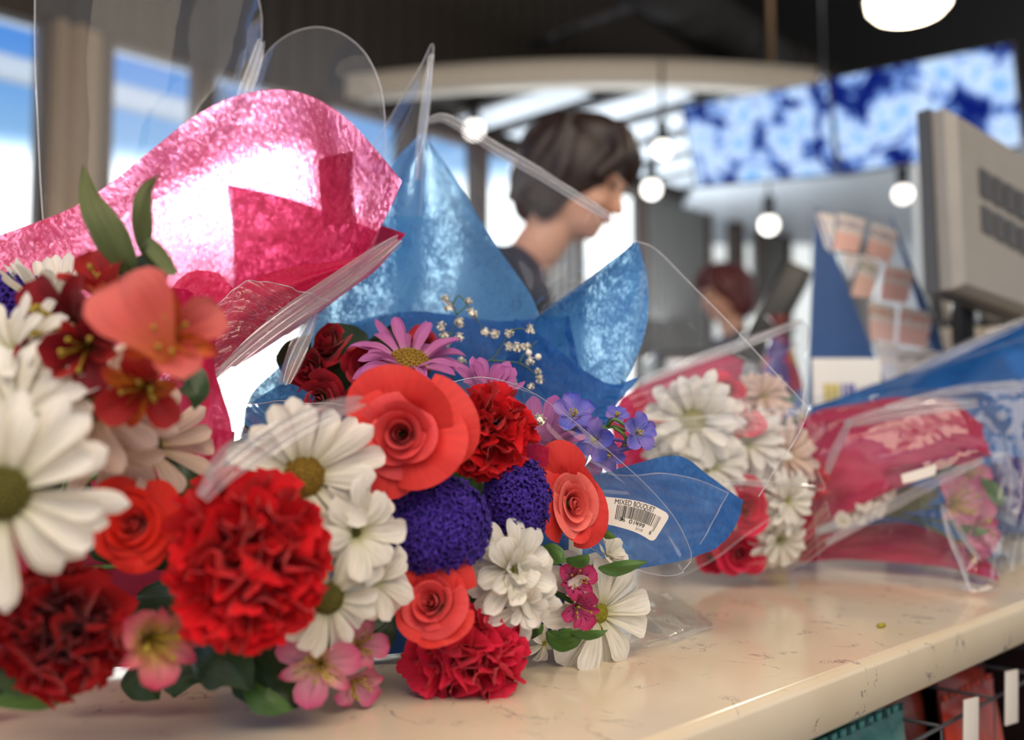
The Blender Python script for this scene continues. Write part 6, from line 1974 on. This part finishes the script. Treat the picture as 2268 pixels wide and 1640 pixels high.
# black tablet on a tilted arm
p0 = at(1660, 800, 2.5); p1 = at(1768, 596, 2.5)
tb = root('payment_terminal', Vector((p0.x, p0.y, CT)), 'black slanted payment tablet before the second staff member', 'terminal')
ax = (p1 - p0); yy = Vector((0.25, 1, 0)).normalized(); zz = ax.normalized().cross(yy).normalized()
Rt = Matrix((zz, yy, ax.normalized())).transposed()
mb = MB(); mb.box((p0 + p1) / 2, (0.075, 0.16, ax.length), Rt, bevel=0.012); mb.build('tablet', M['black'], tb)
mb = MB(); mb.tube([Vector((p0.x, p0.y, CT)), p0 + (p1 - p0) * 0.3], 0.02, 12); mb.build('stand', M['black'], tb)
# coffee machine and back counter
mb = MB(); mb.box((1.35, 3.55, 0.46), (3.6, 0.6, 0.92), bevel=0.01)
tag(mb.build('back_counter', M['greydk'], smooth=False), 'dark back counter behind the staff', 'counter')
cm = root('coffee_machine', (0.66, 3.5, 0.92), 'dark coffee machine seen through the film left of the second worker', 'machine')
mb = MB(); mb.box((0.66, 3.5, 1.13), (0.36, 0.4, 0.42), bevel=0.03); mb.build('machine_body', M['black'], cm)
mb = MB(); mb.box((0.66, 3.29, 1.26), (0.30, 0.02, 0.09), bevel=0.006); mb.build('control_panel', M['steel'], cm)
for s_ in (-.08, .08):
    mb = MB(); mb.tube([(0.66 + s_, 3.28, 1.2), (0.66 + s_, 3.26, 1.12)], 0.012, 10); mb.build('spout', M['steel'], cm)
mb = MB(); mb.box((0.66, 3.25, 0.95), (0.3, 0.16, 0.03), bevel=0.005); mb.build('drip_tray', M['steel'], cm)


# ------------------------------------------------------------------ people
M['skin'] = plain('skin', srgb(206, 156, 132), 0.55, noise=0.05)
M['hair'] = plain('dark_brown_hair', srgb(44, 30, 28), 0.5, noise=0.3, nscale=60)
M['hair2'] = plain('auburn_hair', srgb(92, 34, 34), 0.5, noise=0.3, nscale=60)
M['top'] = plain('dark_navy_top', srgb(34, 42, 64), 0.8)
M['trousers'] = plain('black_trousers', srgb(26, 26, 30), 0.8)
M['lips'] = plain('lips', srgb(176, 88, 84), 0.5)
M['eye'] = plain('eye_dark', srgb(40, 26, 22), 0.3)


def limb(mb, P, R_, n=14):
    C = cat_rom([tuple(p) for p in P], 18)
    u = np.linspace(0, len(P) - 1, 18)
    rr = list(np.interp(u, range(len(P)), R_))
    mb.tube([Vector(c) for c in C], rr, n)
    mb.ball(C[0], rr[0], 12, 8); mb.ball(C[-1], rr[-1], 12, 8)


def remesh(o, v=0.007, sm=4):
    m_ = o.modifiers.new('remesh', 'REMESH'); m_.mode = 'VOXEL'; m_.voxel_size = v; m_.use_smooth_shade = True
    s_ = o.modifiers.new('smooth', 'SMOOTH'); s_.iterations = sm; s_.factor = 0.6


def person(origin, H, yaw, label, hairm, topm, lean=0.0, head_pitch=0.0, head_yaw=0.0, hairlen=0.0, armf=0.35):
    """figure standing at origin; local +X is forward"""
    rt = root('person', origin, label, 'person')
    R0 = Matrix.Rotation(yaw, 3, 'Z')
    k = H / 1.70
    def P(x, y, z):
        # upper body leans forward from the hips
        if z > 0.95:
            dz = z - 0.95; x2 = x + math.sin(lean) * dz; z2 = 0.95 + math.cos(lean) * dz
            x, z = x2, z2
        return Vector(origin) + R0 @ (Vector((x, y, z)) * k)
    b = MB(); tp_ = MB(); lg = MB()
    # torso (skin body underneath, garment over it)
    spine = [P(0, 0, .92), P(0.01, 0, 1.08), P(0.0, 0, 1.25), P(-0.01, 0, 1.38)]
    for (z, wx, wy) in ((.93, .105, .165), (1.0, .10, .15), (1.08, .095, .135), (1.18, .105, .15), (1.28, .11, .17), (1.36, .095, .165), (1.40, .07, .13)):
        b.ball(P(0, 0, z), 1.0, 18, 12, scale=(wx * .92 * k, wy * .92 * k, .075 * k), R=R0)
        tp_.ball(P(0, 0, z), 1.0, 18, 12, scale=(wx * 1.05 * k, wy * 1.04 * k, .082 * k), R=R0)
    limb(b, [P(-.005, 0, 1.38), P(.01, 0, 1.46), P(.03, 0, 1.53)], [.062 * k, .05 * k, .05 * k])
    hands = []
    for s in (-1, 1):
        sh = P(-.01, s * .175, 1.38); el = P(.06, s * .23, 1.12); wrp = P(armf, s * .14, 1.08)
        limb(b, [sh, el], [.048 * k, .038 * k]); limb(b, [el, wrp], [.036 * k, .024 * k])
        limb(tp_, [P(0, s * .12, 1.385), sh, el.lerp(sh, .15)], [.06 * k, .062 * k, .052 * k])
        limb(tp_, [sh, el, el.lerp(wrp, .3)], [.058 * k, .05 * k, .046 * k])
        # hand: palm, four fingers, thumb
        f = (wrp - el).normalized(); up = Vector((0, 0, 1)); sd_ = f.cross(up).normalized(); dn = sd_.cross(f).normalized() * -1
        b.ball(wrp + f * .045 * k, 1.0, 12, 8, scale=(.045 * k, .038 * k, .016 * k), R=Matrix((f, sd_, dn)).transposed())
        for q_, ln in zip((-.026, -.009, .009, .025), (.062, .074, .070, .055)):
            r0 = wrp + f * .075 * k + sd_ * q_ * k
            limb(b, [r0, r0 + f * ln * .5 * k + dn * .012 * k, r0 + f * ln * .85 * k + dn * .036 * k], [.0095 * k, .009 * k, .008 * k], 8)
        r0 = wrp + f * .03 * k - sd_ * s * .03 * k
        limb(b, [r0, r0 + f * .03 * k - sd_ * s * .025 * k, r0 + f * .055 * k - sd_ * s * .03 * k + dn * .015 * k], [.012 * k, .010 * k, .009 * k], 8)
        limb(b, [P(0, s * .085, .93), P(.01, s * .09, .5), P(-.01, s * .09, .09)], [.08 * k, .052 * k, .036 * k])
        limb(lg, [P(0, s * .085, .95), P(.01, s * .09, .5), P(-.01, s * .09, .1)], [.095 * k, .066 * k, .056 * k])
        limb(lg, [P(-.03, s * .09, .045), P(.14, s * .095, .035)], [.045 * k, .035 * k])
    # head
    hc = P(.045, 0, 1.63)
    HR = R0 @ Matrix.Rotation(head_yaw, 3, 'Z') @ Matrix.Rotation(head_pitch + lean * .6, 3, 'Y')
    def Hd(x, y, z): return hc + HR @ (Vector((x, y, z)) * k)
    b.ball(hc, 1.0, 24, 18, scale=(.098 * k, .076 * k, .115 * k), R=HR)
    b.ball(Hd(.035, 0, -.055), 1.0, 18, 12, scale=(.058 * k, .055 * k, .062 * k), R=HR)
    b.ball(Hd(.066, 0, -.092), 1.0, 12, 8, scale=(.022 * k, .022 * k, .018 * k), R=HR)
    limb(b, [Hd(.094, 0, .012), Hd(.104, 0, -.012), Hd(.112, 0, -.03)], [.009 * k, .011 * k, .014 * k], 10)
    for s in (-1, 1):
        b.ball(Hd(.09, s * .032, .026), 1.0, 10, 8, scale=(.014 * k, .024 * k, .007 * k), R=HR)
        b.ball(Hd(.0, s * .078, -.01), 1.0, 10, 8, scale=(.018 * k, .010 * k, .03 * k), R=HR)
        b.ball(Hd(.075, s * .04, -.03), 1.0, 10, 8, scale=(.02 * k, .02 * k, .02 * k), R=HR)
    limb(b, [Hd(0.0, 0, -.05), P(.02, 0, 1.48)], [.052 * k, .054 * k])
    bo = b.build('body', M['skin'], rt); remesh(bo, 0.007 * k, 3)
    to = tp_.build('clothing', topm, rt); remesh(to, 0.009, 4)
    lo = lg.build('trousers', M['trousers'], rt); remesh(lo, 0.012, 3)
    e_ = MB()
    for s in (-1, 1): e_.ball(Hd(.093, s * .031, .010), .011 * k, 10, 8, scale=(.5, 1.2, .5), R=HR)
    e_.build('eyes', M['eye'], bo)
    l_ = MB(); l_.ball(Hd(.098, 0, -.058), 1.0, 12, 8, scale=(.010 * k, .022 * k, .008 * k), R=HR); l_.build('mouth', M['lips'], bo)
    # hair: cap, crown volume, fringe and sides
    h = MB()
    h.ball(Hd(-.018, 0, .028), 1.0, 24, 18, scale=(.112 * k, .096 * k, .122 * k), R=HR)
    h.ball(Hd(.01, 0, .105), 1.0, 18, 12, scale=(.075 * k, .07 * k, .05 * k), R=HR)
    for s in (-1, 1):
        h.ball(Hd(-.02, s * .072, -.03 - hairlen * .4), 1.0, 14, 10, scale=(.045 * k, .024 * k, (.075 + hairlen) * k), R=HR)
        limb(h, [Hd(.06, s * .03, .12), Hd(.092, s * .05, .075), Hd(.07, s * .078, .02)], [.028 * k, .024 * k, .014 * k], 8)
    h.ball(Hd(-.085, 0, -.03 - hairlen * .4), 1.0, 16, 12, scale=(.04 * k, .08 * k, (.085 + hairlen) * k), R=HR)
    rs = random.Random(4)
    for _ in range(46):
        a = rs.uniform(-2.6, 2.6); z0 = rs.uniform(.06, .13)
        p0 = Hd(-.018 - .09 * math.cos(a) * .8, .085 * math.sin(a), z0)
        p1 = Hd(-.02 - .118 * math.cos(a), .100 * math.sin(a), z0 - .07)
        p2 = Hd(-.02 - .11 * math.cos(a), .096 * math.sin(a), z0 - .15 - hairlen * .6)
        if math.cos(a) < -.35: continue
        limb(h, [p0, p1, p2], [.009 * k, .010 * k, .004 * k], 6)
    ho = h.build('hair', hairm, rt); remesh(ho, 0.006, 2)
    return rt


person(Vector((-0.17, 2.2, 0)), 1.73, math.radians(-12), 'woman with short dark hair in a dark top, looking down at her work', M['hair'], M['top'], lean=0.40, head_pitch=0.12, head_yaw=-0.15, armf=.30)
hc2 = at(1640, 650, 4.7)
person(Vector((hc2.x, hc2.y, 0)), 1.78, math.radians(200), 'person with short auburn hair far back by the window', M['hair2'], M['top'], lean=0.05, head_pitch=0.1, armf=.3)
